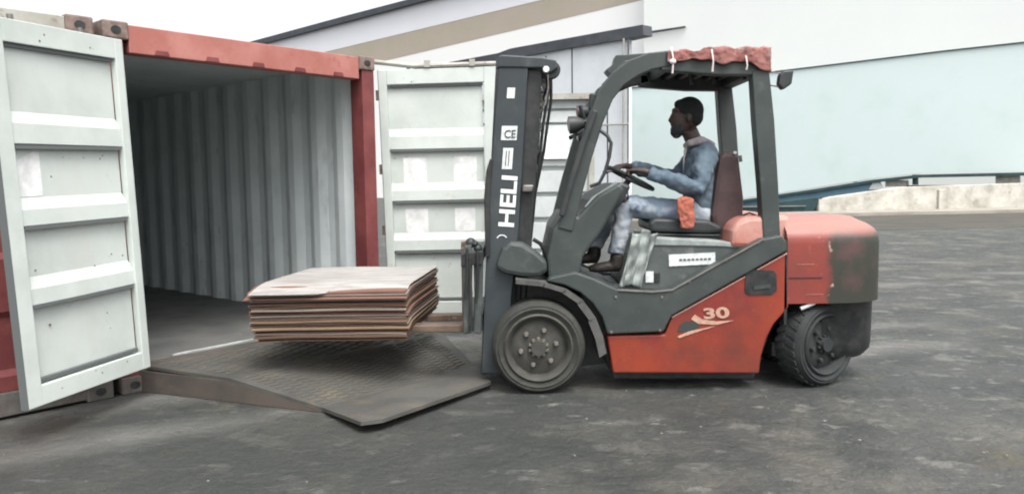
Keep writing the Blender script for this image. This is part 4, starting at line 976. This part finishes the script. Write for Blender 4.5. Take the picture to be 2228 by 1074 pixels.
# trunk under the clothes and arms to the hands
body.tube([Q(1518,325,PX), Q(1535,400,PX), Q(1535,480,PX)], [(.09,.15),(.10,.15),(.11,.15)], 14, up=(1,0,0))
def hand(wr, kn, thumb_dir, grip_c, ax_dir):
    """palm from the wrist to the knuckles, four fingers curling round the rim and a thumb"""
    wr, kn = Vector(wr), Vector(kn); d_ = (kn-wr).normalized(); across_ = Vector(ax_dir).normalized(); dn = d_.cross(across_).normalized()
    if dn.z > 0: dn = -dn
    body.tube([wr, wr.lerp(kn,.5), kn], [(.022,.030),(.018,.040),(.016,.042)], 10, up=dn)
    for i_, (o_, ln) in enumerate(((-.032,.060),(-.011,.070),(.011,.066),(.031,.052))):
        b0 = kn+across_*o_; p1 = b0+d_*ln*.45+dn*.004; p2 = p1+d_*ln*.10+dn*ln*.42; p3 = p2-d_*ln*.30+dn*ln*.14
        body.tube([b0-d_*.012, p1, p2, p3], [.0105,.010,.009,.008], 8)
    t0 = wr.lerp(kn,.35)+across_*thumb_dir*.034; t1 = t0+d_*.03+across_*thumb_dir*.016+dn*.012; t2 = t1+d_*.03-across_*thumb_dir*.002+dn*.018
    body.tube([t0, t1, t2], [.013,.012,.010], 8)
hN_w, hN_k = Q(1418,402,.40), Q(1396,396,.40)
hF_w, hF_k = Q(1378,356,.72), Q(1354,354,.72)
def rimpt(a_): return swc+sx*math.cos(R(a_))*R_sw+syv*math.sin(R(a_))*R_sw
gn = rimpt(250); gf = rimpt(140)
hN_k = gn+Vector((.035,-.01,.028)); hN_w = hN_k+Vector((.075,-.02,-.005))
hF_k = gf+Vector((.035,.0,.026)); hF_w = hF_k+Vector((.075,.02,.004))
elN, elF = Q(1518,412,.30), Q(1470,388,.84)
shN, shF = Q(1536,335,PX-.17), Q(1520,335,PX+.18)
body.tube([shN, elN, hN_w], [.045,.038,.025], 10); body.tube([shF, elF, hF_w], [.045,.038,.025], 10)
hand(hN_w, hN_k, 1, gn, (0,1,0)); hand(hF_w, hF_k, -1, gf, (0,1,0))
# legs
hipN, hipF = Q(1530,470,PX-.10), Q(1528,468,PX+.10)
kneN, kneF = Q(1362,446,PX-.13), Q(1338,446,PX+.12)
ankN, ankF = Q(1338,562,PX-.13), Q(1290,545,PX+.10)
for h_, k_, a_ in ((hipN,kneN,ankN),(hipF,kneF,ankF)):
    body.tube([h_, h_.lerp(k_,.5), k_, k_.lerp(a_,.4), a_], [.075,.065,.050,.045,.032], 12)
    body.tube([a_, a_+Vector((-.03,0,-.05)), a_+Vector((-.13,0,-.07))], [.033,.035,.028], 10)
bd = organic('body', body, M['skin'], per, .007, 2)
# hair cap
hr = MB(); hr.ellip(hc+Vector((.022,0,.030)), .104, .086, .100, 24, 16); hr.ellip(hc+Vector((.045,0,-.015)), .078, .080, .075, 18, 12)
hr.ellip(hc+Vector((-.045,0,.075)), .042, .060, .035, 14, 10)
ho = organic('hair', hr, M['hair'], per, .012, 1)
mk = MB(); mk.ellip(Q(1475,283,PX), .055, .058, .048, 18, 12); mk.ellip(Q(1469,288,PX), .036, .044, .036, 14, 8); mk.tube([Q(1472,276,PX)+Vector((0,-.055,0)), Q(1494,260,PX)+Vector((0,-.084,0))], .006, 6)
organic('face_mask', mk, M['mask'], per, .009, 2)
# jacket
jk = MB()
jk.tube([Q(1516,312,PX), Q(1522,330,PX), Q(1530,360,PX), Q(1528,410,PX), Q(1530,450,PX), Q(1534,486,PX)], [(.070,.09),(.105,.185),(.140,.20),(.140,.19),(.140,.185),(.140,.19)], 18, up=(1,0,0))
jk.ellip(Q(1542,350,PX), .085,.16,.11, 14, 10)
for s_, e_, w_ in ((shN,elN,hN_w),(shF,elF,hF_w)):
    d_ = (w_-e_); ww = e_+d_*.90
    jk.tube([s_+Vector((0,0,.0)), s_.lerp(e_,.5), e_, e_+d_*.45, ww], [.080,.074,.068,.060,.048], 14)
    jk.ellip(s_, .075,.07,.075, 12, 8)
for t in (.25,.45,.65): 
    c = shN.lerp(elN, t); jk.tube([c+Vector((-.06,-.035,.02)), c+Vector((0,-.066,0)), c+Vector((.055,-.03,-.03))], .011, 6)
jk.tube([Q(1480,470,PX-.17), Q(1520,482,PX-.18), Q(1552,470,PX-.16)], .018, 8)
wrinkle(organic('jacket', jk, M['denim'], per, .012, 3), .045, .075)
hd = MB(); hd.tube([Q(1490,318,PX-.05), Q(1500,312,PX-.10), Q(1525,306,PX-.09), Q(1545,318,PX), Q(1525,306,PX+.09), Q(1500,312,PX+.10), Q(1490,318,PX+.05)], [.022,.028,.036,.042,.036,.028,.022], 10)
hd.tube([Q(1493,318,PX-.07), Q(1488,345,PX-.10), Q(1486,372,PX-.12)], [.014,.010,.006], 8)
organic('hood_collar', hd, M['collar'], per, .010, 3)
# jeans
jn = MB()
for h_, k_, a_ in ((hipN,kneN,ankN),(hipF,kneF,ankF)):
    jn.tube([h_+Vector((.03,0,.01)), h_.lerp(k_,.5), k_, k_+Vector((-.0,0,-.03))], [(.095,.095),(.088,.088),(.072,.072),(.068,.068)], 14)
    jn.tube([k_+Vector((0,0,.01)), k_.lerp(a_,.5), k_.lerp(a_,.92)], [.070,.062,.056], 14)
    for t in (.1,.2,.82,.92): c = h_.lerp(k_, t); jn.tube([c+Vector((.02,-.085,.03)), c+Vector((-.02,-.085,-.03))], .010, 6)
    for t in (.15,.8,.9): c = k_.lerp(a_, t); jn.tube([c+Vector((-.05,-.03,.0)), c+Vector((0,-.062,.012)), c+Vector((.05,-.03,0))], .009, 6)
jn.ellip(Q(1532,474,PX), .13,.19,.10, 16, 10)
wrinkle(organic('jeans', jn, M['jeans'], per, .012, 3), .022, .055)
for a_, tx in ((ankN, -1), (ankF, -1)):
    s_ = MB(); sole = a_+Vector((0,0,-.075))
    s_.tube([a_+Vector((.015,0,.03)), a_+Vector((.01,0,-.03)), a_+Vector((-.0,0,-.055))], [.048,.050,.050], 12)
    s_.tube([a_+Vector((.035,0,-.058)), a_+Vector((-.06,0,-.058)), a_+Vector((-.14,0,-.066)), a_+Vector((-.185,0,-.070))], [(.036,.040),(.040,.046),(.034,.048),(.022,.034)], 12, up=(0,0,1))
    organic('shoe', s_, M['shoe'], per, .009, 2)
# orange cloth tucked at the hip
oc = wrinkle(organic('orange_cloth', MB().prism([Q(*p, .228) for p in ((1475,432),(1486,427),(1502,429),(1510,434),(1511,455),(1513,480),(1510,494),(1498,498),(1484,495),(1479,478),(1474,455))], Vector((0,.035,0))), M['orange'], None, .007, 3), .022, .03)
tag(oc, 'bright orange cloth hanging at the hip of the driver', 'cloth')

# ------------------------------------------------------------------ scattered debris on the asphalt
db_ = MB(); r = random.Random(21)
for _ in range(170):
    px, py = r.uniform(-50,2300), 1074-(r.random()**.75)*560
    if py < 480: continue
    p = Zp(px, py, 0)
    if Vector((p.x+1.2, p.y-5.2)).length < 1.1: continue
    s_ = r.uniform(.003,.009)*(1 if r.random() < .9 else 1.8); n = r.randint(4,6); a0 = r.uniform(0,6)
    pts = [p+Vector((math.cos(a0+k*6.283/n)*s_*r.uniform(.6,1.3), math.sin(a0+k*6.283/n)*s_*r.uniform(.6,1.3), .001)) for k in range(n)]
    c = sum(pts, Vector())/n+Vector((0,0,s_*.5)); o = len(db_.v); db_.v += pts+[c]; db_.f += [(o+k, o+(k+1)%n, o+n) for k in range(n)]
o = db_.build('gravel', mat('pale_grit', (.20,.195,.18), .8, c2=(.12,.115,.105), scale=3)); tag(o, 'pale grit and paper bits scattered over the asphalt', 'gravel', kind='stuff')
